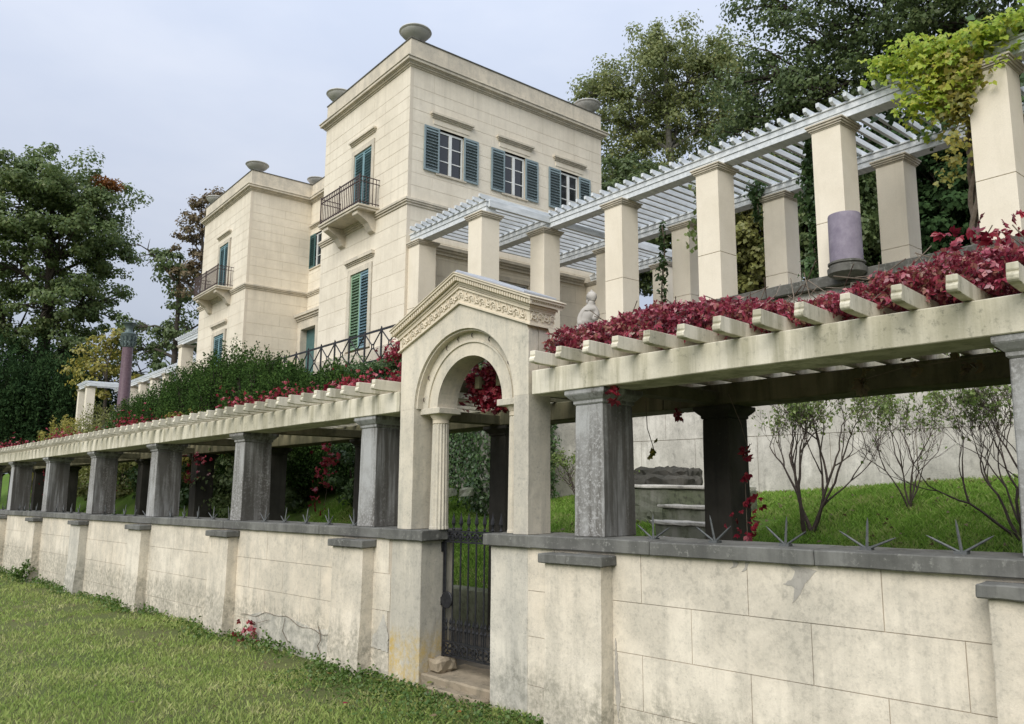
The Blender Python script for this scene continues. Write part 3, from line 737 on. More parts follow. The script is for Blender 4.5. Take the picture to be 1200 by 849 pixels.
# ================================================================== THE VILLA
HX, HY0, HY1, HY2, HY3, HXB, HXR = 9.23, 15.65, 20.42, 26.55, 31.72, 15.93, 11.54
V = thing('villa', 'cream two-storey Italianate villa with flat parapet roofs, balconies and blue-green shutters', 'villa', (12, 23, 4.5))
D = .10     # depth of the block skin
q = MB()
q.box(HX+D, HXB-.02, HY0+D, HY1-.02, 4.3, 12.9); q.build('core', 'house_joint', V)
q = MB(); q.box(HX+D, HXB-.02, HY2+D, HY3-.02, 4.3, 12.9); q.build('core', 'house_joint', V)
q = MB(); q.box(HXR+D, HXB-.04, HY1-.03, HY2+.12, 4.3, 12.88); q.build('core', 'house_joint', V)
q = MB(); q.box(HX+.002, HXB, HY1-.02, HY1, 4.3, 12.9); q.build('side_wall', 'house', V)
q = MB(); q.box(HX+.004, HXB, HY3-.02, HY3, 4.3, 12.9); q.build('side_wall', 'house', V)
nblk = [0]; REST = MB(); JB = MB()
def jb(axis, const, s, e, z0, z1):
    if axis == 0: JB.box(const+.006, const+D+.003, s, e, z0, z1)
    else: JB.box(s, e, const+.006, const+D+.003, z0, z1)
def face(axis, const, a0, a1, holes, sgn, zlist, blen, near=True):
    """block skin on a wall face.  axis 0: plane x=const running along y;  axis 1: plane y=const running along x"""
    for r, (z0, z1) in enumerate(zip(zlist[:-1], zlist[1:])):
        segs = [(a0, a1)]
        for h in holes:
            if h[2] < z1-.02 and h[3] > z0+.02:
                if h[2] <= z0+.02 and h[3] >= z1-.02:
                    segs = [(x, y) for s in segs for (x, y) in ((s[0], min(s[1], h[0])), (max(s[0], h[1]), s[1])) if y-x > .02]
                else:
                    # the course is only partly cut: split it in height
                    ns = []
                    for s in segs:
                        for (x, y) in ((s[0], min(s[1], h[0])), (max(s[0], h[1]), s[1])):
                            if y-x > .02: ns.append((x, y))
                        x, y = max(s[0], h[0]), min(s[1], h[1])
                        if y-x > .02:
                            for (u0, u1) in ((z0, max(z0, h[2])), (min(z1, h[3]), z1)):
                                if u1-u0 > .03: jb(axis, const, x, y, u0, u1)
                                if u1-u0 > .03: plate(axis, const, x, y, u0 + (.006 if u0 == z0 else 0), u1 - (.006 if u1 == z1 else 0), near, 0)
                    segs = ns
        k = 0
        for (x, y) in segs:
            jb(axis, const, x, y, z0, z1)
            p = a0 - (blen/2 if r % 2 else 0)
            while p < y:
                s, e = max(x, p), min(y, p+blen)
                if e-s > .03: plate(axis, const, s, e, z0+.006, z1-.006, near, 1)
                p += blen
def plate(axis, const, s, e, z0, z1, near, gap):
    g = .0022 if gap else 0
    j = random.uniform(0, .002)
    q = MB() if (near and nblk[0] < 292) else REST
    if axis == 0: q.box(const+j, const+D+.001, s+g, e-g, z0, z1)
    else: q.box(s+g, e-g, const+j, const+D+.001, z0, z1)
    if q is not REST: q.build('block', 'house', V); nblk[0] += 1
ZU = [8.79, 9.12, 9.45, 9.78, 10.12, 10.45, 10.78, 11.10, 11.40, 11.70, 12.2]
ZL = [4.6, 5.24, 5.68, 6.12, 6.54, 6.96, 7.38, 7.80, 8.22, 8.6]
TWIN = [(10.10, 10.88), (12.20, 12.95), (14.24, 14.98)]
frontU = [(17.38, 18.66, 8.80, 10.90)]; frontL = [(17.28, 18.68, 4.6, 7.52)]
rightU = [(a-.02, b+.02, 9.57, 10.80) for a, b in TWIN]; rightL = [(11.9, 13.2, 4.6, 7.3)]
wingU = [(28.36, 29.86, 8.80, 10.90)]; wingL = [(28.25, 29.95, 5.2, 7.40)]
recU = [(25.55, 26.45, 9.62, 10.95)]
face(0, HX, HY0, HY1, frontU, 1, ZU, 1.22); face(1, HY0, HX+D+.001, HXB, rightU, 1, ZU, 1.22)
face(0, HX, HY0, HY1, frontL, 1, ZL, 1.22)
face(0, HX, HY2, HY3, wingU, 1, ZU, 1.28); face(0, HX, HY2, HY3, wingL, 1, ZL, 1.28)
face(1, HY2, HX+D+.001, HXR+D, [], 1, ZU, 1.2, False); face(1, HY2, HX+D+.001, HXR+D, [], 1, ZL, 1.2, False)
face(1, HY0, HX+D+.001, HXB, rightL, 1, ZL, 1.22, False)
face(0, HXR, HY1, HY2, recU, 1, ZU, 1.2, False); face(0, HXR, HY1, HY2, [(25.45, 26.5, 4.6, 7.7)], 1, ZL, 1.2, False)
kind(REST.build('blocks', 'house', V), 'stuff'); JB.build('joint_mortar', 'house_joint', V)
# cornices, string courses and parapets: mouldings running round tower, recess and wing
def ring(name, mat, prof, faces):
    """prof: (projection, z0, z1) steps; faces: rectangles (x0,x1,y0,y1) of the masses"""
    for (x0, x1, y0, y1) in faces:
        q = MB()
        for p, z0, z1 in prof: q.box(x0-p, x1+p, y0-p, y1+p, z0, z1)
        q.build(name, mat, V, bevel=.006)
masses = [(HX, HXB, HY0, HY1), (HX, HXB, HY2, HY3)]
ring('cornice', 'house_trim', [(.03, 12.20, 12.235), (.07, 12.237, 12.275), (.10, 12.277, 12.30), (.15, 12.302, 12.375), (.175, 12.377, 12.415), (.06, 12.417, 12.44)], masses)
ring('string_course', 'house_trim', [(.03, 8.60, 8.655), (.065, 8.657, 8.70), (.09, 8.702, 8.765), (.03, 8.767, 8.79)], masses)
q = MB()
for p, z0, z1 in [(.03, 12.20, 12.235), (.07, 12.237, 12.275), (.10, 12.277, 12.30), (.15, 12.302, 12.375), (.175, 12.377, 12.415)]: q.box(HXR-p, HXR+.3, HY1+p+.003, HY2-p-.003, z0+.001, z1-.001)
q.build('recess_cornice', 'house_trim', V, bevel=.004); q = MB()
for p, z0, z1 in [(.03, 8.60, 8.655), (.065, 8.657, 8.70), (.09, 8.702, 8.765), (.03, 8.767, 8.79)]: q.box(HXR-p, HXR+.3, HY1+p+.003, HY2-p-.003, z0+.001, z1-.001)
q.build('recess_string_course', 'house_trim', V, bevel=.004)
for (x0, x1, y0, y1) in masses:
    q = MB(); t = .25; z0, z1 = 12.441, 12.955
    q.box(x0+.0, x0+t, y0, y1, z0, z1); q.box(x1-t, x1, y0, y1, z0, z1); q.box(x0+t, x1-t, y0, y0+t, z0, z1); q.box(x0+t, x1-t, y1-t, y1, z0, z1)
    q.build('parapet', 'house_trim', V, rough=.002, cell=.5)
    q = MB(); e = .02; z0, z1 = 12.956, 12.985
    q.box(x0-e, x0+t+e, y0-e, y1+e, z0, z1); q.box(x1-t-e, x1+e, y0-e, y1+e, z0+.001, z1-.001); q.box(x0+t, x1-t, y0-e, y0+t+e, z0, z1-.002); q.box(x0+t, x1-t, y1-t-e, y1+e, z0, z1-.002)
    q.build('parapet_capping', 'ledge', V)
    MB().box(x0+.2, x1-.2, y0+.2, y1-.2, 12.5, 12.6).build('roof', 'zinc', V)
MB().box(HXR, HXR+.25, HY1+.003, HY2-.003, 12.42, 12.955).build('parapet', 'house_trim', V)
MB().box(HXR-.02, HXR+.27, HY1+.022, HY2-.022, 12.956, 12.984).build('parapet_capping', 'ledge', V)

def P(axis, const, out, a, z):
    """point on a wall face: out = distance in front of the face"""
    return (const-out, a, z) if axis == 0 else (a, const-out, z)
def fbox(q, axis, const, o0, o1, a0, a1, z0, z1):
    if axis == 0: q.box(const-o1, const-o0, a0, a1, z0, z1)
    else: q.box(a0, a1, const-o1, const-o0, z0, z1)
def shutter(parent, axis, const, o, a0, a1, z0, z1, mat, hinge=None, th=.035, lab=None):
    """louvred leaf: frame plus separate slats joined to one leaf of slats"""
    q = MB(); e = .045; zm = (z0+z1)/2
    fbox(q, axis, const, o, o+th, a0, a0+e, z0, z1); fbox(q, axis, const, o, o+th, a1-e, a1, z0, z1)
    for z in (z0, z1-e*1.2, ): fbox(q, axis, const, o, o+th, a0+e, a1-e, z, z+e*1.2)
    sh = q.build('shutter', mat, parent, label=lab)
    q = MB(); n = int((z1-z0-2.4*e)/.078); zz = z0+e*1.2
    for k in range(n):
        z = zz+(z1-z0-2.4*e)*(k+.5)/n; 
        A = [P(axis, const, o+.034, a0+e, z-.034), P(axis, const, o+.004, a0+e, z+.016), P(axis, const, o+.004, a0+e, z+.028), P(axis, const, o+.034, a0+e, z-.022)]
        B = [P(axis, const, o+.034, a1-e, z-.034), P(axis, const, o+.004, a1-e, z+.016), P(axis, const, o+.004, a1-e, z+.028), P(axis, const, o+.034, a1-e, z-.022)]
        q.add(A+B, [(0, 1, 2, 3), (7, 6, 5, 4), (0, 4, 5, 1), (1, 5, 6, 2), (2, 6, 7, 3), (3, 7, 4, 0)])
        kind(q.build('louvres', mat, sh), 'stuff')
    q = MB(); fbox(q, axis, const, o-.004, o+.001, a0+e*.5, a1-e*.5, z0+e, z1-e); q.build('backing', mat, sh)
    return sh
def hood(axis, const, a0, a1, z, parent, h=.12):
    q = MB()
    for p, u0, u1 in ((.03, 0, .035), (.06, .036, .07), (.10, .071, h)): fbox(q, axis, const, -.01, p, a0+(.1-p)*.6, a1-(.1-p)*.6, z+u0, z+u1)
    return q.build('hood', 'house_trim', parent)
def frame_trim(axis, const, a0, a1, z0, z1, w, parent, o=.025):
    q = MB(); fbox(q, axis, const, -D+.001, o, a0-w, a0, z0, z1+w); fbox(q, axis, const, -D+.001, o, a1, a1+w, z0, z1+w); fbox(q, axis, const, -D+.001, o-.001, a0, a1, z1, z1+w)
    return q.build('surround', 'house_trim', parent)
def casement(axis, const, a0, a1, z0, z1, rows=3, depth=.07):
    """white two-leaf window with glazing bars, set back in the wall"""
    q = MB(); o0, o1 = -depth-.02, -depth+.02; e = .045; c = (a0+a1)/2
    fbox(q, axis, const, o0, o1, a0, a0+e, z0, z1); fbox(q, axis, const, o0, o1, a1-e, a1, z0, z1)
    fbox(q, axis, const, o0, o1, a0+e, a1-e, z0, z0+e); fbox(q, axis, const, o0, o1, a0+e, a1-e, z1-e, z1)
    fbox(q, axis, const, o0, o1+.012, c-.04, c+.04, z0+e, z1-e)
    win = q.build('window', 'white_frame', V)
    q = MB()
    for k in range(1, rows):
        z = z0+(z1-z0)*k/rows; fbox(q, axis, const, o0+.008, o1-.006, a0+e, c-.04, z-.012, z+.012); fbox(q, axis, const, o0+.008, o1-.006, c+.04, a1-e, z-.012, z+.012)
    q.build('glazing_bar', 'white_frame', win)
    for (u, v) in ((a0+e, c-.04), (c+.04, a1-e)):
        for k in range(rows):
            za = z0+e+(z1-z0-2*e)*k/rows; zb = z0+e+(z1-z0-2*e)*(k+1)/rows
            q = MB(); fbox(q, axis, const, -depth-.006, -depth-.002, u, v, za, zb); q.build('pane', 'glass', win)
    q = MB(); fbox(q, axis, const, -.005, .04, a0-.08, a1+.08, z0-.05, z0); q.build('sill', 'house_trim', win)
    return win
# upper windows over the timber pergola: open shutters either side
for i, (a, b) in enumerate(TWIN):
    w_ = casement(1, HY0, a, b, 9.60, 10.76)
    shutter(V, 1, HY0, .012, a-.44, a+.01, 9.59, 10.77, 'teal'); shutter(V, 1, HY0, .012, b-.01, b+.45, 9.59, 10.77, 'teal')
    hood(1, HY0, a-.26, b+.27, 11.04, V); 
    q = MB(); q.box(a-.16, b+.17, HY0-.016, HY0+.004, 10.88, 11.0); q.build('lintel_panel', 'house', V)
# ground floor window behind the timber pergola
frame_trim(1, HY0, 12.06, 13.08, 4.7, 7.18, .12, V); casement(1, HY0, 12.06, 13.08, 5.3, 7.18, 3)
q = MB(); 
for p, z0, z1 in ((.05, 7.50, 7.58), (.09, 7.58, 7.64), (.13, 7.64, 7.72)): q.box(9.85, 15.1, HY0-p, HY0+.005, z0+.001, z1)
q.build('lower_cornice', 'house_trim', V)
# balcony doors
def balcony(y0, y1, ymid, name_mat='rusty'):
    q = MB(); x1 = HX-.62
    q.box(x1, HX+.01, y0, y1, 8.82, 8.875); q.box(x1+.03, HX+.011, y0+.03, y1-.03, 8.76, 8.82)
    sl = q.build('balcony', 'house_trim', V, bevel=.008)
    for yc in (y0+.33, y1-.33):
        q = MB(); q.prism([(HX+.01, 8.758), (x1+.08, 8.758), (x1+.08, 8.66), (x1+.18, 8.62), (HX-.22, 8.50), (HX-.1, 8.30), (HX+.01, 8.24)], 1, yc-.14, yc+.14); q.build('bracket', 'house_trim', sl, bevel=.01)
    xr_ = x1+.05; zt = 9.62
    q = MB(); yy0, yy1 = y0+.05, y1-.05
    for z in (zt, zt-.13, 8.95): q.box(xr_-.012, xr_+.012, yy0, yy1, z-.014, z+.014); q.box(xr_, HX, yy0-.012, yy0+.012, z-.01, z+.008); q.box(xr_, HX, yy1-.012, yy1+.012, z-.01, z+.008)
    for (x, y) in ((xr_, yy0), (xr_, yy1), (xr_, (yy0+yy1)/2)): q.tube([(x, y, 8.88), (x, y, zt+.05)], .02, 6)
    rl = q.build('railing', name_mat, sl)
    n = 22
    for k in range(1, n):
        y = yy0+(yy1-yy0)*k/n; q = MB(); q.tube([(xr_, y, 8.88), (xr_, y, zt)], .014, 4); q.build('baluster', name_mat, sl)
    for yk in (yy0, yy1):
        for k in range(1, 6): x = xr_+(HX-xr_)*k/6; q = MB(); q.tube([(x, yk, 8.88), (x, yk, zt)], .014, 4); q.build('baluster', name_mat, sl)
for (y0, y1, b0, b1) in ((17.52, 18.52, 16.98, 20.02-.0), (28.62, 29.62, 28.05, 31.0)):
    mid = (y0+y1)/2
    frame_trim(0, HX, y0, y1, 8.80, 10.78, .13, V)
    shutter(V, 0, HX, -.05, y0, mid-.004, 8.82, 10.77, 'aqua_sh'); shutter(V, 0, HX, -.05, mid+.004, y1, 8.82, 10.77, 'aqua_sh')
    hood(0, HX, y0-.22, y1+.22, 11.08, V)
balcony(17.0, 19.35, 18); balcony(27.85, 30.6, 29)
# tall lower windows with closed shutters
y0, y1 = 17.45, 18.47; mid = (y0+y1)/2
frame_trim(0, HX, y0, y1, 5.3, 7.38, .15, V)
shutter(V, 0, HX, -.05, y0, mid-.004, 5.33, 7.37, 'blue_sh', lab='blue louvred shutter'); shutter(V, 0, HX, -.05, mid+.004, y1, 5.33, 7.37, 'green_sh', lab='faded green louvred shutter')
hood(0, HX, y0-.26, y1+.48-.2, 7.64, V, .16)
y0, y1 = 28.55, 29.65; mid = (y0+y1)/2
frame_trim(0, HX, y0, y1, 5.3, 7.28, .16, V)
shutter(V, 0, HX, -.05, y0, mid-.004, 5.33, 7.27, 'aqua_sh'); shutter(V, 0, HX, -.05, mid+.004, y1, 5.33, 7.27, 'aqua_sh')
hood(0, HX, y0-.3, y1+.3, 7.58, V, .16)
MB().box(HX-.05, HX+.01, HY0-.05, HY1+.02, 4.5, 5.24).build('plinth', 'house_trim', V, bevel=.01)
MB().box(HX-.05, HX+.01, HY2-.05, HY3+.02, 4.5, 5.24).build('plinth', 'house_trim', V, bevel=.01)
# recess: window with dark shutters and the garden door in a portal
w_ = casement(0, HXR, 25.6, 26.4, 9.66, 10.92, 3)
shutter(V, 0, HXR, .012, 26.02, 26.46, 9.66, 10.93, 'teal_dark'); hood(0, HXR, 25.35, 26.5, 11.2, V)
q = MB()
q.box(HXR-.34, HXR+.01, 25.95+.28, 26.54, 4.5, 7.62); q.box(HXR-.34, HXR+.01, 23.4, 25.0, 4.5, 7.62); q.box(HXR-.34, HXR+.01, 25.0, 26.231, 7.30, 7.62)
pm = q.build('porch', 'house_trim', V)
q = MB()
for p, z0, z1 in ((.04, 7.621, 7.68), (.09, 7.681, 7.76), (.15, 7.761, 7.86)): q.box(HXR-.34-p, HXR+.01, 23.3-p, 26.54+p*.0, z0, z1)
q.build('porch_cornice', 'house_trim', pm)
MB().box(HXR-.10, HXR-.06, 25.0, 26.23, 4.5, 7.298).build('door', 'teal_dark', V, label='tall dark green door in the recess')
# stone bowls on the parapets
def urn(x, y, where, r=.41):
    q = MB(); q.lathe((x, y, 12.96), [(.17, 0), (.17, .045), (.11, .07), (.085, .12), (.11, .155), (r*.45, .175), (r*.74, .235), (r*.90, .305), (r*.93, .325), (r*.90, .335), (r*.98, .345), (r*1.02, .365), (r*.99, .39), (r*.9, .395), (r*.75, .35), (.05, .28)], 36)
    q_ = q.build('stone_bowl', 'urn', None, smooth=True); me = q_.data; me.transform(Matrix.Translation((-x, -y, -12.96))); q_.location = (x, y, 12.96)
    tag(q_, where, 'bowl', 'stone bowls on the parapets')
urn(9.50, 15.92, 'grey stone bowl on the nearest, topmost roof corner of the villa')
urn(9.50, 20.15, 'grey stone bowl at the left end of the near tower parapet')
urn(15.62, 15.92, 'grey stone bowl on the tower parapet in front of the pale green tree')
urn(9.52, 26.90, 'grey stone bowl on the front corner of the left wing')
urn(11.85, 26.85, 'grey stone bowl behind the left wing corner, beside the tower wall', .38)
urn(9.52, 31.40, 'grey stone bowl at the far left end of the villa roof, before the brown tree')

# ================================================================== TIMBER PERGOLAS ON THE TERRACE
def pier(t, x, y, z0, z1=7.61, w=.48, near=True, mat='pier'):
    q = MB(); zm = z0+(z1-z0)*.42
    q.box(x+.03, x+w-.03, y+.03, y+w-.03, z0, z1-.10)
    core = q.build('pillar', 'house_joint', t)
    for a, b in ((z0, 5.98), (5.98, z1-.10)):
        if b-a > .1: MB().box(x, x+w, y, y+w, a+.004, b-.004 if b < z1-.2 else b-.0).build('shaft_block', mat, core, bevel=.004)
    q = MB()
    for p, a, b in ((.015, -.12, -.10), (.035, -.10, -.07), (.055, -.07, -.035), (.075, -.035, -.004)): q.box(x-p, x+w+p, y-p, y+w+p, z1+a+.001, z1+b)
    q.build('cap', 'house_trim', core, bevel=.004)
def ybeam(t, x, y0, y1, w=.26):
    q = MB(); q.box(x, x+w, y0, y1, 7.61, 7.715); q.box(x-.018, x+w+.018, y0-.018, y1, 7.717, 7.815); q.box(x-.04, x+w+.04, y0-.04, y1, 7.817, 7.85)
    q.build('beam', 'white_wood', t, bevel=.003)
def slats(t, x0, x1, y0, y1, step=.228):
    n = 0; y = y0; pr = None
    L_ = x1-x0
    while y < y1:
        if pr is None:
            q = MB(); q.prism([(0, .03), (.05, 0), (L_-.05, 0), (L_, .03), (L_, .10), (0, .10)], 1, -.028, .028)
            # outline given in (x, z)
            pr = q.build('slat', 'white_wood', None, bevel=.002); pr.parent = t; pr.location = Vector((x0, y, 7.852))-t.location
            o = pr
        else: o = inst(pr, 'slat', t, Vector((x0, y, 7.852))-t.location)
        o.rotation_euler = (random.uniform(-.03, .03), random.uniform(-.0015, .0015), random.uniform(-.008, .008)); o.location.x += random.uniform(-.012, .012); y += step+random.uniform(-.008, .008)
TP = thing('timber_pergola', 'white timber slatted pergola on cream square pillars in front of the villa', 'pergola', (11.5, 9, 4.5))
YP = [12.64, 10.27, 7.95, 5.66, 3.36, 1.06, -1.24]
pier(TP, 9.29, 12.66, 4.5)
pier(TP, 9.31, 15.17, 4.5, near=False)
for i, y in enumerate(YP):
    pier(TP, 11.02, y, 5.101 if i > 0 else 4.5); pier(TP, 13.16, y+.02, 4.5)
pier(TP, 15.24, 12.66, 4.5); pier(TP, 15.24, 15.17, 4.5)
ybeam(TP, 9.36, 12.60, HY0-.001); ybeam(TP, 11.12, -1.6, 15.56); ybeam(TP, 13.27, -1.6, 15.56); ybeam(TP, 15.34, 12.60, 15.56)
MB().box(9.40, 15.62, 12.52, 12.60, 7.70, 7.851).build('end_beam', 'white_wood', TP, bevel=.003)
slats(TP, 9.18, 15.72, 12.60, 15.55); slats(TP, 10.98, 13.68, -1.5, 12.5)
TL = thing('timber_pergola', 'distant white timber pergola on cream pillars beyond the left wing', 'pergola', (10, 45, 4.5))
pier(TL, 9.34, 34.2, 4.5)
ybeam(TL, 9.36, 31.75, 34.9); 
for y in (36.6, 39.2, 41.8, 44.4, 47.0, 49.6, 52.2): pier(TL, 11.35, y, 4.5)
ybeam(TL, 11.45, 31.75, 57)
pier(TL, 9.30, 54.1, 4.5); pier(TL, 9.30, 56.6, 4.5)
ybeam(TL, 9.36, 54.0, 57.1); 
MB().box(9.40, 11.6, 53.9, 54.1, 7.62, 7.85).build('end_beam', 'white_wood', TL, bevel=.003)
slats(TL, 9.2, 14.0, 31.8, 34.9, .3); slats(TL, 11.35, 14.0, 35, 54, .3); slats(TL, 9.2, 14.0, 54.2, 57, .3)

# lilac stone drum leaning on the pergola pillar; tall column; statue
q = MB(); cx, cy = 10.76, 5.55
DR = thing('column_stump', 'lilac porphyry column stump on a round dark base, in front of a pergola pillar', 'column', (cx, cy, 5.10))
q = MB(); q.lathe((cx, cy, 5.10), [(.245, 0), (.25, .02), (.24, .05), (.262, .06), (.262, .085), (.235, .10)], 32); q.build('base', 'ledge', DR, smooth=True); MB().lathe((cx, cy, 4.98), [(.20, 0), (.27, .04), (.275, .119)], 24).build('corbel', 'ledge', DR, smooth=True)
q = MB(); q.lathe((cx, cy, 5.20), [(.232, 0), (.232, .02), (.228, .7), (.222, .72)], 36); q.build('drum', 'porphyry', DR, smooth=True)
PCm = thing('tall_column', 'tall dark red granite column with green bronze leaf capital beyond the hedge', 'column', (8.5, 40, 4.5))
px_, py_ = 8.5, 40.2
q = MB(); q.box(px_-.4, px_+.4, py_-.4, py_+.4, 3.9, 4.9); q.build('pedestal', 'retain', PCm, bevel=.02)
q = MB(); q.lathe((px_, py_, 4.9), [(.34, 0), (.34, .1), (.29, .16), (.27, .3), (.235, 3.2), (.24, 3.25)], 28); q.build('shaft', 'red_granite', PCm, smooth=True)
q = MB(); q.lathe((px_, py_, 8.15), [(.25, 0), (.28, .03), (.25, .07), (.29, .2), (.27, .3), (.31, .5), (.36, .66), (.30, .70), (.2, .74), (.17, .82)], 24)
for k in range(12):
    a = 2*PI*k/12
    for z, rr in ((.08, .27), (.34, .29)):
        q.tube([(px_+rr*math.cos(a), py_+rr*math.sin(a), 8.15+z), (px_+(rr+.05)*math.cos(a), py_+(rr+.05)*math.sin(a), 8.15+z+.17), (px_+(rr+.12)*math.cos(a), py_+(rr+.12)*math.sin(a), 8.15+z+.2)], [.05, .045, .01], 5)
q.build('capital', 'bronze', PCm)
q = MB(); q.lathe((px_, py_, 8.96), [(.17, 0), (.15, .05), (.17, .15), (.24, .30), (.34, .36), (.34, .39), (.30, .39), (.1, .33)], 20); q.build('finial_bowl', 'bronze', PCm, smooth=True)

def skin(name, verts, edges, radii, mat, parent=None, sub=2):
    me = bpy.data.meshes.new(name); off = parent_loc(parent)
    me.from_pydata([tuple(Vector(v)-off) for v in verts], edges, []); o = bpy.data.objects.new(name, me); COL.objects.link(o)
    o.modifiers.new('skin', 'SKIN'); me.skin_vertices or None
    for i, r in enumerate(radii):
        r = r if isinstance(r, tuple) else (r, r); me.skin_vertices[0].data[i].radius = r
    me.skin_vertices[0].data[0].use_root = True
    s = o.modifiers.new('sub', 'SUBSURF'); s.levels = sub; s.render_levels = sub
    me.materials.append(M[mat]); 
    dg = bpy.context.evaluated_depsgraph_get(); m2 = bpy.data.meshes.new_from_object(o.evaluated_get(dg)); o.modifiers.clear(); o.data = m2
    m2.polygons.foreach_set('use_smooth', [True]*len(m2.polygons)); o.name = name
    if parent: o.parent = parent
    return o
sx, sy, sz = 11.2, 11.38, 5.12
def sv(a, b, c):        # a: towards the right in the picture, b: depth, c: height
    return (sx+b*.9-a*.12, sy-a*1.15, sz+c*1.22)
STt = thing('statue', 'pale marble statue of a seated woman seen above the creeper between two pillars', 'statue', (sx, sy, sz))
vv = [sv(-.06, 0, .0), sv(-.05, 0, .15), sv(-.01, 0, .27), sv(.02, 0, .36), sv(.05, 0, .42), sv(.075, -.01, .50),
      sv(-.11, -.09, .31), sv(-.165, -.12, .20), sv(-.15, -.14, .06), sv(.10, .09, .30), sv(.135, .07, .20), sv(.11, -.03, .13), sv(-.18, .06, -.02), sv(.085, -.07, .22), sv(.105, .05, .23)]
ee = [(0, 1), (1, 2), (2, 3), (3, 4), (4, 5), (3, 6), (6, 7), (7, 8), (3, 9), (9, 10), (10, 11), (0, 12), (2, 13), (2, 14)]
skin('body', vv, ee, [(.19, .17), (.175, .15), (.175, .15), (.13, .115), .062, (.09, .10), .105, .09, .08, .095, .08, .065, .16, .09, .09], 'marble', STt)
hv = MB(); q = MB(); q.lathe((0, 0, 0), [(.001, -.075), (.05, -.06), (.085, -.01), (.09, .04), (.06, .08), (.001, .095)], 16)
hv.add([sv(v[0]*1.3+.06-.3*v[2], v[1]*1.2, v[2]*1.15+.545) for v in q.v], q.f)
q2 = MB(); q2.lathe((0, 0, 0), [(.001, -.06), (.04, -.03), (.048, .01), (.03, .045), (.001, .055)], 12); hv.add([sv(v[0]-.055+.2*v[2], v[1], v[2]+.50) for v in q2.v], q2.f)
q2 = MB(); q2.lathe((0, 0, 0), [(.001, -.03), (.03, -.01), (.034, .015), (.001, .04)], 12); hv.add([sv(v[0]+.05, v[1], v[2]+.645) for v in q2.v], q2.f)
for k in range(9):
    a = -.8+.2*k; hv.tube([sv(.10-.02*abs(a), .09*a, .60), sv(.04, .105*a, .625), sv(-.03, .085*a, .57), sv(-.07, .04*a, .50)], [.010, .016, .016, .008], 5)
hv.build('hair', 'marble', STt, smooth=True)
q = MB(); q.tube([sv(.135, 0, .545), sv(.158, 0, .515), sv(.142, 0, .505)], [.007, .013, .009], 6); q.tube([sv(.130, -.035, .482), sv(.140, 0, .483), sv(.130, .035, .482)], .009, 5)
q.tube([sv(.120, -.055, .548), sv(.136, -.025, .546)], .009, 5); q.tube([sv(.120, .055, .548), sv(.136, .025, .546)], .009, 5); q.tube([sv(.10, 0, .45), sv(.125, 0, .448)], .022, 6)
q.build('face', 'marble', STt, smooth=True)
MB().box(sx-.25, sx+.25, sy-.32, sy+.32, 5.0, 5.13).build('plinth', 'marble', STt, bevel=.01)

# ================================================================== PLANTS
def A3(v): return np.array(v, float)
WUa, WNa, Ga = A3(WU), A3(WN), A3(G)
def Wn(s, d, h): return Ga+np.outer(s, WUa)+np.outer(d, WNa)+np.outer(h, [0, 0, 1])
# ---- grass: single bent blades
def blades(name, P, hgt, wid, mat, parent=None, lean=.5):
    n = len(P); a = rng.random(n)*2*PI; h = hgt*(.5+.9*rng.random(n)); w_ = wid*(.7+.6*rng.random(n))
    dx = np.stack([np.cos(a), np.sin(a), np.zeros(n)], 1); b = rng.random(n)*2*PI; ln = lean*h*(.2+rng.random(n))
    lv = np.stack([np.cos(b)*ln, np.sin(b)*ln, np.zeros(n)], 1); up = np.array([0, 0, 1.])
    p0 = P-dx*w_[:, None]/2; p1 = P+dx*w_[:, None]/2
    m1 = P+lv*.35+up*(h*.6)[:, None]; tip = P+lv+up*h[:, None]
    V_ = np.stack([p0, p1, m1+dx*w_[:, None]*.35, tip], 1).reshape(-1, 3)-np.array(parent_loc(parent))
    return quads(name, V_, n, mat, parent)
def gzn(x, y):
    s = (x-G.x)*WU.x+(y-G.y)*WU.y; z = WU.z*np.clip(s, -40, 60)-.03
    mk = (x > -12) & (x < 5) & (y > 2); return z+np.where(mk, .035*np.sin(x*.9+y*.4)*np.sin(y*.7-x*.3), 0)
# lawn in front: denser near the viewer
n = 330000
dd = 4.2+36*rng.random(n)**1.9; aa = R(-6)+rng.random(n)*R(60)
x = dd*np.sin(aa); y = dd*np.cos(aa)
dist = (x-G.x)*WN.x+(y-G.y)*WN.y
ss = (x-G.x)*WU.x+(y-G.y)*WU.y
ok = (dist < -.02)
# thin it in worn patches
from mathutils import noise as mnoise
wv = np.array([mnoise.noise(Vector((a*.9, b*.9, 0))) for a, b in zip(x[ok], y[ok])])
x, y, dist, dd = x[ok], y[ok], dist[ok], dd[ok]
keep = rng.random(len(x)) < np.clip(.95+1.9*wv, .12, 1)
x, y, dist, dd = x[keep], y[keep], dist[keep], dd[keep]
lawn = blades('lawn_grass', np.stack([x, y, gzn(x, y)], 1), .034+.0010*dd+.02*np.exp(dist/.25), .006+.00062*dd, 'g_blade', lean=.9)
kind(lawn, 'stuff'); lawn['label'] = 'mown lawn in front of the garden wall'; lawn['category'] = 'grass'
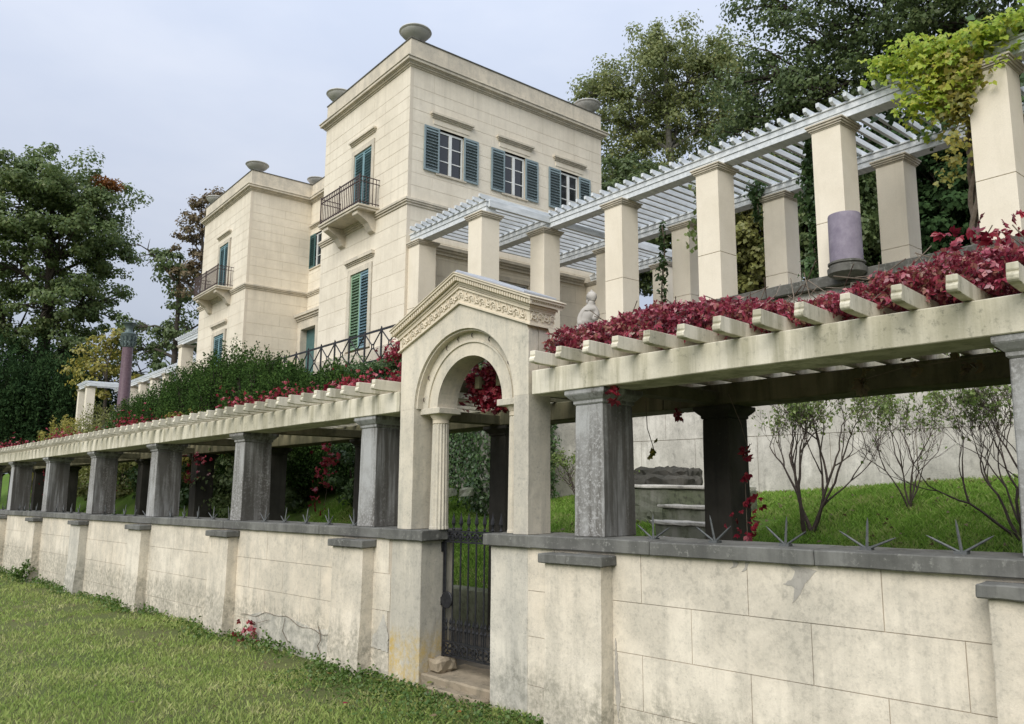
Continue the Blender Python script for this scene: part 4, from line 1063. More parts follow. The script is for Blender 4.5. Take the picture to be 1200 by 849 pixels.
# garden grass on the bank
n = 150000
s_ = -7+rng.random(n)**1.0*16; t_ = rng.random(n)
def banknp(s, t):
    a = Wn(s, np.full_like(s, 2.45), np.full_like(s, .50)); y = a[:, 1]
    ze = np.where(y < YC, 2.06-np.minimum(y-3.7, 4.2)*.075, 1.36+.5*np.clip((y-YC)/1.1, 0, 1)+np.minimum(1., (y-YC)*.06)); xe = np.where(y < YC, 11.03, 8.45)
    p = np.stack([a[:, 0]+(xe-a[:, 0])*t, y, a[:, 2]+(ze-a[:, 2])*t**.5+.05*np.sin(s*2.1+t*4)*np.sin(t*PI)+.03*np.sin(s*5+t*9)*np.sin(t*PI)], 1)
    return p
pb = banknp(s_, t_); ok = ~((pb[:, 1] > 5.6) & (pb[:, 1] < 7.2) & (pb[:, 0] > 7.4) & (pb[:, 0] < 9.0))
bk = blades('bank_grass', pb[ok], .055, .013, 'g_blade2', lean=.9); kind(bk, 'stuff'); bk['label'] = 'bright green grass on the garden bank'; bk['category'] = 'grass'
n = 420; lp = banknp(-6+rng.random(n)*11, rng.random(n)); lp[:, 2] += .05
o = leafmesh('leaf_litter', lp, .06, 'l_brown', None, flat=.8, aspect=.8); kind(o, 'stuff'); o['label'] = 'scattered brown leaves on the garden bank'; o['category'] = 'leaves'
n = 260; lx = rng.random(n)*7-2; ly = 5+rng.random(n)*12; k_ = ((lx-G.x)*WN.x+(ly-G.y)*WN.y) < -.1; lx = lx[k_]; ly = ly[k_]
o = leafmesh('leaf_litter', np.stack([lx, ly, gzn(lx, ly)+.035], 1), .045, 'l_brown', None, flat=.9, aspect=.8); kind(o, 'stuff'); o['label'] = 'small brown leaves dotted over the front lawn'; o['category'] = 'leaves'
# weeds and low leaves along the foot of the wall, small clover in the lawn
n = 5200
s_ = 2.1+rng.random(n)**1.1*22; d_ = -np.abs(rng.normal(size=n))*.17-.015; bt_ = np.array([min(abs(a-c) for c in PCL) for a in s_]); d_ = np.where(bt_ < .34, d_-.17, d_)
cl_ = .5+.5*np.sin(s_*2.3)*np.sin(s_*.9+1); k = rng.random(n) < .25+.75*cl_
P_ = Wn(s_[k], d_[k], np.abs(rng.normal(size=k.sum()))*.05*(.4+cl_[k])+.01)
kind(leafmesh('foot_weeds', P_, .045, 'weed', None, aspect=.75, flat=.5), 'stuff'); bpy.data.objects['foot_weeds']['label'] = 'low weeds and ground ivy along the foot of the left wall'; bpy.data.objects['foot_weeds']['category'] = 'weeds'
n = 2600
s_ = -.6+rng.random(n)*3.6; d_ = -.05-np.abs(rng.normal(size=n))*.5
P_ = Wn(s_, d_, .01+.03*rng.random(n)); kind(leafmesh('ground_cover', P_, .032, 'weed', None, aspect=.85, flat=.7), 'stuff'); bpy.data.objects['ground_cover']['label'] = 'clover and creeping leaves in the lawn before the gate'; bpy.data.objects['ground_cover']['category'] = 'weeds'
# fallen leaves
def fallen(c, sz, mat, lab, cat='leaf', rot=0.):
    q = MB(); a = [(0, 0, 0), (.35, .3, .12), (.2, .75, .1), (0, 1, .02), (-.25, .7, .14), (-.38, .28, .1)]
    q.add([(p[0]*sz, p[1]*sz, p[2]*sz) for p in a]+[(0, .5*sz, 0)], [(0, 1, 6), (1, 2, 6), (2, 3, 6), (3, 4, 6), (4, 5, 6), (5, 0, 6)])
    o = q.build('fallen_leaf', mat, None); o.location = c; o.rotation_euler = (random.uniform(-.2, .2), random.uniform(-.2, .2), rot or random.random()*6); return o
def lawnpt(px, py):
    r = CX*((px-600)/FPX)-CU*((py-424.5)/FPX)+CF; p = CP+r*((0-CP.z)/r.z)
    for _ in range(5): p = CP+r*((gz(p.x, p.y)+.02-CP.z)/r.z)
    return p
for px, py, mt_, lb in ((388, 793, 'l_orange', 'orange fallen leaf on the lawn below the last buttress before the gate'), (402, 829, 'l_red', 'red fallen leaf near the bottom edge of the lawn'), (313, 820, 'l_brown', 'large dull brown leaf lying flat on the lawn left of centre'), (447, 801, 'l_lemon', 'pale green leaf on the lawn in front of the yellow-stained gate post'), (500, 805, 'l_lemon', 'small pale leaf in the clover before the gate'), (512, 843, 'l_brown', 'brown leaf at the bottom edge below the gate'), (535, 838, 'l_orange', 'orange-brown leaf at the bottom edge near the right gate post'), (150, 827, 'l_brown', 'brown leaf at the bottom left of the lawn'), (232, 740, 'l_lemon', 'tiny pale leaf on the lawn before the second buttress')):
    p = lawnpt(px, py); p.z += .03
    tag(fallen(p, .07, mt_, ''), lb, 'leaf', 'fallen leaves on the lawn')
for px, py in ((152, 757), (22, 823), (388, 817)):
    p = lawnpt(px, py); p.z += .03; a = random.random()*3
    q = MB(); q.tube([p, p+Vector((math.cos(a)*.05, math.sin(a)*.05, .004)), p+Vector((math.cos(a+.3)*.1, math.sin(a+.3)*.1, 0))], .003, 4)

# ---- bare shrubs
def shrub(name, label, base, h, spread, nst, seed, leafm='l_shrub', nleaf=500, cat='shrub', lean=(0, 0), upper=.55, lsz=.045, r0=.022, depth=5, group=None):
    rnd = random.Random(seed); t = thing(name, label, cat, base, group); q = MB(); tips = []
    def grow(p, d, L, r, k):
        pts = [p]; n_ = 4; dd = d.copy()
        for i in range(n_):
            dd = (dd+Vector((rnd.uniform(-.22, .22), rnd.uniform(-.22, .22), rnd.uniform(-.02, .18)))).normalized(); p = p+dd*L/n_; pts.append(p)
        q.tube(pts, [r*(1-.45*i/n_) for i in range(n_+1)], 5 if r > .008 else 3, cap=False)
        for i, pp in enumerate(pts[1:]):
            if k <= 2: tips.append(pp)
        if k == 0: return
        for j in range(rnd.choice((2, 2, 3)) if k > 1 else 4):
            a = rnd.uniform(.3, .75); ax = Vector((rnd.uniform(-1, 1), rnd.uniform(-1, 1), rnd.uniform(-.3, .5))).normalized()
            nd = (Matrix.Rotation(a, 3, ax) @ dd); nd.z = max(nd.z, .12) ; nd.normalize()
            st = pts[-1] if j == 0 else pts[rnd.choice((2, 3, 4))]
            grow(st, nd, L*rnd.uniform(.62, .86), max(.0022, r*.60), k-1)
    for i in range(nst):
        a = 2*PI*i/nst+rnd.uniform(-.5, .5)
        d = Vector((math.cos(a)*spread+lean[0], math.sin(a)*spread+lean[1], 1)).normalized()
        grow(Vector(base)+Vector((rnd.uniform(-.05, .05), rnd.uniform(-.05, .05), 0)), d, h*.30*rnd.uniform(.8, 1.2), r0*rnd.uniform(.8, 1.2), depth)
    q.build('branches', 'twig', t, smooth=True)
    zt = Vector(base).z+h*upper; tp = np.array([tuple(p) for p in tips]); w8 = np.clip((tp[:, 2]-zt)/(h*.4), .02, 1)
    ix = rng.choice(len(tp), nleaf, p=w8/w8.sum()); P_ = tp[ix]+rng.normal(size=(nleaf, 3))*.025
    kind(leafmesh('leaves', P_, lsz, leafm, t), 'stuff'); return t
def bz(x, y):        # height of the bank
    a = W(((y-G.y)), 2.45, .5); s = y-G.y; t = max(0, min(1, (x-a.x)/(xend(y)-a.x))); return bankz(s, t).z
shrub('bare_shrub', 'bare many-branched shrub with dark forked stem, just right of the dark inner pillar', (8.5, 5.02, bz(8.5, 5.0)-.05), 2.0, .55, 4, 3, nleaf=2200, r0=.026, depth=6)
shrub('bare_shrub', 'thin bare shrub leaning left, at the far right before the pale wall', (8.4, 2.75, bz(8.4, 2.8)-.05), 1.9, .40, 5, 8, lean=(.1, .55), nleaf=1800, r0=.018, depth=6)
shrub('bare_shrub', 'bare greyish shrub with small leaves between the portal and the first pillar', (10.0, 10.45, bz(10.0, 10.4)-.05), 1.15, .8, 7, 5, nleaf=1300, lsz=.045, depth=4, r0=.014)
shrub('bare_shrub', 'leafy twiggy shrub in front of the steps behind the speckled grey pillar', (9.6, 9.0, bz(9.6, 8.9)-.05), 1.15, .8, 7, 15, nleaf=1800, lsz=.035, depth=4, r0=.014)
shrub('bare_shrub', 'slender bare shrub standing close to the pale wall, middle of the right bay', (9.6, 4.35, bz(9.6, 4.4)-.05), 1.7, .4, 5, 21, nleaf=900, depth=4, r0=.014)

# ---- creepers
def creeper(name, label, P, sz, mat, loc, cat='creeper', fan=1, stems=None, single=0, single_pts=None, extra=None):
    t = thing(name, label, cat, loc)
    kind(leafmesh('leaves', P, sz, mat, t, fan=fan, aspect=.6, droop=.35), 'stuff')
    if stems:
        q = MB()
        for s in stems: q.tube(s, .008 if len(s) > 3 else .004, 4)
        q.build('stem', 'vinewood', t)
    if extra: kind(leafmesh('leaves', extra[0], extra[1], extra[2], t, fan=fan), 'stuff')
    if single:
        src = single_pts
        for k in range(single):
            c = src[k]; q = MB(); a0 = random.random()*6; tl = Vector((random.uniform(-.5, .5)-.55, random.uniform(-.4, .4)-.25, random.uniform(-.35, .8))).normalized()
            u_ = tl.cross(Vector((0, .3, 1))).normalized(); v_ = tl.cross(u_).normalized(); s_l = random.uniform(.035, .06)
            for j in range(5):
                an = a0+(-1.3+.65*j); L_ = s_l*(1.25-.22*abs(j-2)); dr = u_*math.cos(an)+v_*math.sin(an); sd_ = tl.cross(dr)
                b0 = Vector(c); md = b0+dr*L_*.55; tp = b0+dr*L_-tl*L_*.2
                q.add([b0, md+sd_*L_*.22+tl*L_*.08, tp, md-sd_*L_*.22+tl*L_*.08], [(0, 1, 2, 3)])
            q.build('leaf', mat, t)
    return t
n = 60000
s_ = -9+rng.random(n)**.85*10.1; d_ = .12+rng.random(n)**1.1*2.1
k = (s_ < -.05) | (d_ > .5); s_, d_ = s_[k], d_[k]; n = len(s_)
prof = np.interp(-s_, [-1.1, -.7, 0, .5, .95, 1.4, 1.85, 2.2, 2.5, 2.8, 3.1, 3.6, 4.5, 9], [.20, .30, .42, .42, .52, .50, .40, .27, .21, .27, .36, .40, .36, .34])
prof = prof*(.88+.12*np.sin(s_*7)*np.sin(s_*11+d_*4))*np.clip(1.2-np.abs(d_-1.0)*.6, .3, 1)
h_ = 3.06+rng.random(n)**.8*prof+np.abs(rng.normal(size=n))*.02
P_ = Wn(s_, d_, h_)
sp_ = Wn(-3.9+rng.random(190)*3.5, .12+rng.random(190)*.4, 3.10+rng.random(190)*.16)
creeper('red_creeper', 'thick crimson creeper spread over the rafters right of the portal', P_, .043, 'l_pink', W(-3, 1.2, 3.1), fan=3, single=190, single_pts=sp_,
        stems=[[W(-a+random.uniform(-.1, .1), .1+random.random()*.4, 3.12+random.random()*.05), W(-a+random.uniform(-.15, .15), .2+random.random()*.4, 3.25+random.random()*.1), W(-a+random.uniform(-.3, .3), .2+random.random()*.5, 3.3+random.random()*.22)] for a in np.arange(.15, 4.2, .05)]+[[W(-a, .6+.2*math.sin(a*3), 3.16+.03*math.sin(a*5)) for a in np.arange(.2, 8.5, .3)], [W(-a, 1.3+.2*math.sin(a*2), 3.17) for a in np.arange(.2, 8.5, .3)]])
# sprigs at the top right
P_ = Wn(-3.3-rng.random(70)*.6, .5+rng.random(70)*.4, 3.38+rng.random(70)*.24)
creeper('red_creeper', 'loose dark red sprigs standing up from the creeper near the right edge', P_, .06, 'l_red', W(-3.6, .7, 3.5), fan=5, stems=[[W(-3.4, .6, 3.2), W(-3.5, .6, 3.4), W(-3.62, .62, 3.6)]])
n = 2600; P_ = np.concatenate([Wn(1.15+.20*rng.normal(size=n), .55+.35*rng.random(n), 3.05+.13*rng.normal(size=n)), Wn(.90+.13*rng.normal(size=500), .5+.25*rng.random(500), 2.90+.08*rng.normal(size=500))])
hh = (P_-Ga)[:, 2]; P_ = P_[(hh < 3.33) & (hh > 2.74)]
creeper('red_creeper', 'round clump of crimson creeper hanging inside the arch', P_, .048, 'l_red', W(1, .8, 3.1), fan=5, stems=[[W(1.3, 1, 3.35), W(1.1, .95, 3.1), W(.85, .85, 2.85)]])
n = 17000
s_ = 2.05+rng.random(n)**1.5*20; d_ = .12+rng.random(n)*1.5
pr2 = np.where(s_ < 7, .24, np.where(s_ < 10, .05, .16+.14*np.sin(s_*1.3)))*(.7+.3*np.sin(s_*4))
k = pr2 > .015; s_, d_, pr2 = s_[k], d_[k], pr2[k]
h_ = 3.09+np.abs(rng.normal(size=len(s_)))*pr2*.6
creeper('red_creeper', 'crimson creeper lying along the rafters left of the portal', Wn(s_, d_, h_), .045, 'l_red', W(6, 1.2, 3.1), fan=4)
hang = []
for (s0, d0, h0, h1, w_, nn_) in ((6.45, 1.9, 2.72, 2.35, .09, 34), (6.75, 1.95, 2.4, 1.55, .09, 40), (11.6, 1.9, 2.75, 2.5, .10, 22), (12.2, 2.0, 2.4, 2.1, .09, 18), (17.6, 2.0, 2.8, 2.0, .16, 90), (23, 2, 2.7, 1.9, .15, 50)):
    hh = h0+(h1-h0)*rng.random(nn_); hang.append(Wn(s0+w_*rng.normal(size=nn_), d0+.1*rng.normal(size=nn_), hh))
creeper('red_creeper', 'red creeper strands hanging down between the pillars on the left', np.concatenate(hang), .065, 'l_red', W(8, 2, 2.5), fan=4,
        stems=[[W(6.5, 1.95, 2.8), W(6.6, 2.0, 2.2), W(6.75, 2.0, 1.5)], [W(12.2, 2, 2.8), W(12.25, 2, 2)]])
def sprig(label, pts, stems, mat='l_red', sz=.07):
    P_ = np.array([tuple(W(*p)) for p in pts]); return creeper('creeper_sprig', label, P_, sz, mat, W(*pts[0]), fan=5, stems=[[W(*p) for p in s] for s in stems], cat='creeper')
rp = lambda s, d, h, r, n_: [(s+random.gauss(0, r), d+random.gauss(0, r*.6), h+random.gauss(0, r)) for _ in range(n_)]
sprig('small red leaf cluster hanging beside the speckled pillar capital', rp(-.93, .05, 2.70, .04, 7), [[(-.85, .2, 2.8), (-.95, .05, 2.7)]])
sprig('red leaves on a stem right of the dark inner pillar, above the wall', rp(-1.29, 1.6, 1.80, .05, 8)+rp(-1.27, 1.6, 1.58, .07, 10)+rp(-1.24, 1.58, 2.0, .04, 4)+rp(-1.2, 1.6, 1.48, .06, 6), [[(-1.22, 1.7, .6), (-1.24, 1.6, 1.5), (-1.24, 1.6, 2.05)]], 'l_red', .06)
sprig('dark red leaves drooping at mid height right of the inner pillar', rp(-1.28, 1.6, 2.27, .035, 5), [[(-1.1, 1.6, 2.8), (-1.22, 1.6, 2.5), (-1.28, 1.6, 2.27)]], 'l_red', .065)
sprig('dull red leaves hanging under the beam near the right edge', rp(-2.75, .6, 2.64, .04, 8)+rp(-3.1, .6, 2.70, .04, 5)+rp(-3.4, .6, 2.72, .05, 6), [[(-3.6, .6, 2.74), (-3.0, .6, 2.72), (-2.7, .6, 2.66)]], 'l_brown')
sprig('yellow-brown leaves dangling on a bare stem left of the inner pillar', rp(-.5, 1.2, 2.28, .03, 5), [[(-.35, 1.3, 2.78), (-.4, 1.25, 2.5), (-.52, 1.2, 2.25)]], 'l_yellow')
sprig('small red leaf tuft seen in the gap between portal and first pillar', rp(-.25, 2.05, 2.72, .04, 8), [[(-.25, 2.1, 2.9), (-.25, 2.05, 2.7)]])
sprig('red creeper shoots lying at the foot of the left wall', rp(4.9, -.1, .12, .05, 10)+rp(5.15, -.12, .06, .07, 8)+rp(5.0, -.05, .25, .05, 6), [[(4.6, -.02, .3), (5.0, -.06, .2), (5.2, -.1, .05)]], 'l_red', .06)
q = MB(fw); s = 3.0; pts = []
while s < 5.4: pts.append((s, -.012+.008*math.sin(s*9), .33+.05*math.sin(s*3.2)+.02*math.sin(s*11))); s += .1
q.tube(pts, .0035, 5); q.tube([(3.42, -.02, .35), (3.36, -.03, .28), (3.34, -.03, .2), (3.40, -.03, .14), (3.36, -.02, .05)], .006, 5); q.tube([(4.2, -.02, .36), (4.25, -.02, .2), (4.1, -.02, .08)], .004, 5)
tag(q.build('bare_vine', 'vinewood', None), 'thin bare vine stem clinging to the foot of the left wall', 'vine')
# plant growing against the third buttress
P_, _ = clumps(W(15.4, -.3, .25), (.35, .25, .3), 14, 30, .07, .1); t = thing('weed_clump', 'leafy weed clump at the foot of a far left buttress', 'weed', W(15.4, -.3, 0)); kind(leafmesh('leaves', P_, .06, 'weed', t), 'stuff')

# ---- ivy
def ivywall(name, label, x, y0, y1, z0, z1, n, sz=.075, mat='l_ivy', th=.16, loc=None):
    yy = y0+rng.random(n)*(y1-y0); zz = z0+rng.random(n)*(z1-z0); bul = .5+.5*np.sin(yy*2.2+zz*1.7)*np.sin(zz*3.1-yy)
    P_ = np.stack([x-np.abs(rng.normal(size=n))*th*(.4+bul), yy, zz], 1)
    t = thing(name, label, 'ivy', loc or (x, (y0+y1)/2, z0))
    kind(leafmesh('leaves', P_, sz, mat, t, normals=np.tile([-1., -.2, .35], (n, 1)), jitter=.5, droop=.3), 'stuff'); return t
ivywall('ivy', 'dense green ivy covering the forward retaining wall seen through the arch and pillars', 8.38, YC-.1, 24, 1.3, 4.55, 44000)
n = 6000; P_ = np.stack([8.35+rng.random(n)*1.6, YC-.03-np.abs(rng.normal(size=n))*.10, 1.2+rng.random(n)*3.2], 1)
t = thing('ivy', 'ivy wrapped round the corner of the forward retaining wall, seen right of the fluted column', 'ivy', (9, YC, 1.3)); kind(leafmesh('leaves', P_, .075, 'l_ivy', t, normals=np.tile([-.3, -1., .35], (n, 1)), jitter=.5), 'stuff')
n = 7000; yy = YC+rng.random(n)*8.5; P_ = np.stack([8.3+rng.normal(size=n)*.16, yy, 4.36+np.abs(rng.normal(size=n))*.13*(1+.4*np.sin(yy*2))], 1)
t = thing('ivy_hedge', 'low clipped ivy hedge along the top of the wall, under the lattice railing', 'hedge', (8.3, 15, 4.3)); kind(leafmesh('leaves', P_, .07, 'l_ivy', t), 'stuff')
n = 2200; P_ = np.stack([8.25+rng.normal(size=n)*.15, YC+1.6+rng.random(n)*1.5, 4.45+np.abs(rng.normal(size=n))*.17], 1)
creeper('red_creeper', 'reddish brown creeper tuft beside the portal below the railing', P_, .07, 'l_red', (8.3, 13, 4.4), fan=3)

# ---- yew hedge and shrubs on the left bank
def upright(name, label, c, rad, n, mat, sz, cat='shrub', group=None, shoots=60, asp=.4):
    """bush of many upright shoots"""
    t = thing(name, label, cat, (c[0], c[1], c[2]-rad[2]), group); P_ = []; q = MB()
    for k in range(shoots):
        a = rng.random()*2*PI; r = math.sqrt(rng.random()); x_ = c[0]+math.cos(a)*r*rad[0]; y_ = c[1]+math.sin(a)*r*rad[1]
        top = c[2]+rad[2]*(math.sqrt(max(0, 1-r*r))*.85+.16*rng.random()+.07*rng.normal()); bot = c[2]-rad[2]
        m = n//shoots; zt = rng.random(m)**.75; zz = bot+(top-bot)*zt; wd = (.10*(1.1-zt)+.022)*max(1., rad[0]*.9)
        P_.append(np.stack([x_+rng.normal(size=m)*wd+(x_-c[0])*.15*zt, y_+rng.normal(size=m)*wd+(y_-c[1])*.15*zt, zz], 1))
        q.tube([(c[0]+(x_-c[0])*.3, c[1]+(y_-c[1])*.3, bot), (x_, y_, bot+(top-bot)*.9)], [.03, .006], 4)
    q.build('stems', 'bark', t)
    kind(leafmesh('foliage', np.concatenate(P_), sz, mat, t, aspect=asp, droop=-.45), 'stuff'); return t
yews = [((7.35, 15.4, 3.10), (.9, .9, 1.30)), ((7.25, 17.1, 3.3), (.95, 1.1, 1.32)), ((7.25, 18.6, 3.45), (1.0, 1.2, 1.60)), ((7.2, 20.6, 3.75), (1.1, 1.4, 1.85)), ((7.2, 23.2, 3.7), (1.1, 1.5, 1.85)), ((7.15, 26.0, 3.6), (1.1, 1.5, 1.80)), ((7.0, 29.0, 3.4), (1.1, 1.6, 1.6))]
ylab = ['lowest dark yew bush at the right end of the hedge, below the railing', 'dark yew bush left of the lattice railing end', 'tall pointed dark yew bush before the villa recess', 'tallest dark yew bush under the left wing corner', 'dark yew bush before the left wing window', 'dark yew bush at the left end of the left wing', 'dark yew bush farthest left, near the granite column']
for (c, r), lb in zip(yews, ylab):
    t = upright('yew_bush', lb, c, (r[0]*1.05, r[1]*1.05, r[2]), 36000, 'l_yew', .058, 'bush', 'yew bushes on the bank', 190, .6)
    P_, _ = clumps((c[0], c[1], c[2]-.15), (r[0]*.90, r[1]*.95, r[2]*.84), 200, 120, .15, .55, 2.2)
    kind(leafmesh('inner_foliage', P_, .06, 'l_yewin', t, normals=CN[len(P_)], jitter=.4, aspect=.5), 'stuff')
upright('yellow_shrub', 'yellow-green feathery shrub beside the granite column', (6.8, 33.5, 3.2), (1.3, 1.8, 1.9), 12000, 'l_lemon', .09, shoots=70)
upright('yellow_shrub', 'small yellow bush below the far white pergola pillars', (6.2, 38.5, 3.3), (1.2, 1.6, 1.3), 6000, 'l_yellow', .10, shoots=50)
def bush(name, label, c, rad, ncl, per, mat, sz, spread=.13, cat='shrub'):
    t = thing(name, label, cat, (c[0], c[1], c[2]-rad[2])); P_, cc = clumps(c, rad, ncl, per, spread, .35)
    q = MB()
    for k in cc[::3]: q.tube([(c[0], c[1], c[2]-rad[2]-.2), (Vector(c)+Vector(k))*.5-Vector((0, 0, .1)), k], [.02, .012, .004], 4)
    q.build('branches', 'twig', t); kind(leafmesh('leaves', P_, sz, mat, t, normals=CN[len(P_)], jitter=.45, aspect=.8), 'stuff'); return t
bush('round_shrub', 'rounded mid-green shrub on the bank left of the portal', (6.9, 13.2, 2.25), (.6, .9, .75), 60, 70, 'l_ivy', .07)
bush('round_shrub', 'low yellowish shrub in front of the rounded green one', (6.5, 10.8, 1.35), (.5, .7, .4), 40, 50, 'l_lemon', .05)
bush('dark_hedge', 'dark green hedge mass behind the second and third pillars on the left', (6.6, 17.5, 1.9), (1.0, 2.4, 1.3), 110, 90, 'l_dark', .085, .2, 'hedge')
bush('dark_hedge', 'dark green shrub mass low behind the middle pillars of the left pergola', (6.2, 22.5, 1.6), (1.0, 2.6, 1.2), 100, 80, 'l_ivy', .09, .2, 'hedge')
bush('yellow_green_shrub', 'yellowing shrub seen between the third and fourth pillars', (6.4, 21.5, 2.9), (.8, 2.4, 1.1), 90, 80, 'l_yellow', .10, .2)
bush('yellow_green_shrub', 'yellow-green shrub seen between the far left pillars', (5.9, 28.5, 2.2), (.9, 4, 1.5), 120, 80, 'l_lemon', .11, .25)
bush('yellow_green_shrub', 'loose yellow leaves low behind the farthest pillars', (5.2, 36, 1.8), (.9, 4, 1.6), 100, 70, 'l_yellow', .13, .25)
# stone on the bank and flat rocks
for i, (c, r, lb) in enumerate((((7.7, 11.9, 1.78), .15, 'leftmost low mossy stone at the foot of the ivy, seen through the arch'), ((7.9, 11.6, 1.80), .12, 'middle low mossy stone at the foot of the ivy, seen through the arch'), ((8.0, 11.25, 1.80), .14, 'rightmost low mossy stone at the foot of the ivy, seen through the arch'), ((6.4, 11.6, 1.25), .22, 'flat grey stone in the grass behind the left pillar nearest the portal'))):
    q = MB(); q.lathe(c, [(r*.8, -r*.6), (r, -.1), (r*.8, r*.22), (r*.3, r*.34)], 9); o = q.build('bank_stone', 'step', None, rough=.04, cell=.12)
    tag(o, lb, 'stone', 'stones on the garden bank')
q = MB(); q.lathe((7.6, 13.2, 1.9), [(.16, 0), (.13, .25), (.08, .5), (.02, .72)], 8)
tag(q.build('pointed_stone', 'retain', None, rough=.02, cell=.12), 'pale pointed stone standing among the shrubs on the bank', 'stone')

# ---- vine on the timber pergola
def vine_pts(n, x0, x1, y0, y1, z0, z1): return np.stack([x0+rng.random(n)*(x1-x0), y0+rng.random(n)*(y1-y0), z0+rng.random(n)*(z1-z0)], 1)
gl = []
for k in range(210):
    y = 5.1-rng.random()*5.0; c = np.array([10.95+rng.normal()*.12+rng.random()*.3, y, 7.98+.13*rng.random()+.10*math.sin(y*3)]); gl.append(c+rng.normal(size=(16, 3))*[.10, .12, .09])
for k in range(46):
    y = 4.15+rng.normal()*.28; z = 7.9-abs(rng.normal())*.42; gl.append(np.array([10.95+rng.normal()*.1, y, z])+rng.normal(size=(16, 3))*.09)
gl = np.concatenate(gl)
GV = thing('grape_vine', 'bright yellow-green grape vine sprawling over the pergola beam at the upper right', 'vine', (11, 3.5, 7.9))
kind(leafmesh('leaves', gl, .075, 'l_grape', GV, aspect=.8, fan=3, normals=np.tile([-.8, -.5, .7], (len(gl), 1)), jitter=.55, droop=.5), 'stuff')
gy = np.concatenate([np.array([10.98+rng.normal()*.08, 3.98+rng.normal()*.14, 7.75-abs(rng.normal())*.5])+rng.normal(size=(16, 3))*.09 for k in range(55)])
o = leafmesh('leaves', gy, .075, 'l_yellow', GV, aspect=.8, fan=3, normals=np.tile([-.8, -.5, .5], (len(gy), 1)), jitter=.6); kind(o, 'stuff'); o['label'] = 'yellowing grape leaves hanging in front of the pillar'
q = MB()
for k in range(3):
    q.tube([(11.35+.05*math.cos(z*5+k*2), 4.0+.06*math.sin(z*5+k*2)-.03*(z-5), z) for z in np.arange(4.6, 8.0, .15)], [.045-.004*i/4 for i in range(23)], 6)
for k in range(14):
    a = random.random()*6; q.tube([(11.2, 3.9, 7.9), (11.2+random.uniform(-.2, .8), 3.6+random.uniform(-2.5, 1), 8.0), (11.2+random.uniform(-.2, 1.6), 3.3+random.uniform(-3, 1.6), 8.02)], [.018, .01, .004], 4)
q.build('stem', 'vinewood', GV, smooth=True)
und = np.concatenate([np.array([11.4+rng.random()*2.2, 5.4-rng.random()*5.5, 7.75+.25*rng.random()])+rng.normal(size=(22, 3))*.14 for k in range(70)])
GV2 = thing('grape_vine', 'dark shaded vine leaves hanging under the slats inside the upper right pergola', 'vine', (12.4, 3, 7.8)); kind(leafmesh('leaves', und, .10, 'l_ivy', GV2, aspect=1.1), 'stuff')
def ivycol(label, x, y, z0, z1, w_, n, mat='l_ivy'):
    zz = z0+rng.random(n)*(z1-z0); bl = w_*(.6+.4*np.sin(zz*4+x)); P_ = np.stack([x+rng.normal(size=n)*bl, y+rng.normal(size=n)*bl, zz], 1)
    t = thing('hanging_ivy', label, 'ivy', (x, y, z0)); kind(leafmesh('leaves', P_, .10, mat, t, aspect=.8, droop=.8), 'stuff')
    q = MB(); q.tube([(x+.04*math.sin(z*3), y+.04*math.cos(z*3), z) for z in np.arange(z0, z1, .2)], .02, 5); q.build('stem', 'vinewood', t); return t
ivycol('column of dark ivy climbing left of the pillar with the lilac stump', 11.7, 6.55, 4.6, 7.9, .11, 1700)
ivycol('ivy tuft climbing over the cap of the inner pergola pillar', 13.1, 8.55, 7.2, 8.0, .12, 260)
ivycol('light green creeper behind the left edge of the fourth outer pillar', 12.2, 9.2, 6.6, 8.0, .16, 500, 'l_shrub')
ivycol('thin creeper on the third inner pillar', 13.0, 10.9, 4.6, 7.7, .07, 350)

# ---- trees
def T(px, py, d): return at(px, py, d)
def far(bl, k): return [(CP+(c-CP)*k, tuple(r*k for r in rad)) for c, rad in bl]
maple = [(T(60, 215, 46), (3.0, 3.0, 2.0)), (T(15, 200, 46), (2.0, 2.4, 1.4)), (T(90, 235, 46), (2.6, 2.6, 1.8)), (T(40, 270, 46), (3, 3, 2)),  (T(110, 250, 46), (2.4, 2.8, 2.2)), (T(20, 235, 46), (2.6, 2.6, 2.2)), (T(75, 290, 45), (3.2, 3.2, 2.2)), (T(128, 300, 46), (1.3, 2, 1.8)), (T(15, 310, 46), (2.6, 2.6, 2.2)), (T(60, 350, 45), (3.2, 3.2, 2.2)), (T(115, 355, 46), (1.8, 2.2, 2.0)), (T(5, 390, 46), (2.2, 2.5, 2.2)), (T(80, 405, 46), (2.6, 3, 2.2)), (T(-50, 270, 48), (3, 3, 3)), (T(-50, 370, 48), (3, 3, 3))]
orange = [(T(126, 217, 45), (.55, .8, .6), 'l_orange', 'orange_foliage')]
orange = [(CP+(orange[0][0]-CP)*1.6, tuple(r*1.6 for r in orange[0][1]), 'l_orange', 'orange_foliage')]
tree('maple_tree', 'large spreading green tree at the left with one orange patch in its crown', (T(48, 520, 74).x, T(48, 520, 74).y, .5), T(62, 235, 74), .8, far(maple, 1.6), 'l_maple', .25, spread=.62, extra=orange, nclump=12, per=115, shell=.2)
q0 = T(45, 470, 38)
for i, (px, py, d, w_, hh, lb) in enumerate(((15, 475, 66, 3.4, 3.6, 'dark conifer at the far left edge'), (58, 478, 66, 3.2, 4.4, 'broad dark conifer in front of the maple trunk'), (95, 485, 67, 2.6, 3.8, 'dark conifer behind the white pergola end'), (-40, 460, 66, 4, 5, 'dark conifer half outside the left edge'), (35, 450, 72, 4.5, 4.0, 'dark ivy-clad mass under the maple crown'))):
    c = T(px, py, d); upright('dark_conifer', lb, (c.x, c.y, c.z-.3), (w_, w_, hh), 16000, 'l_black', .27, 'tree', shoots=90)
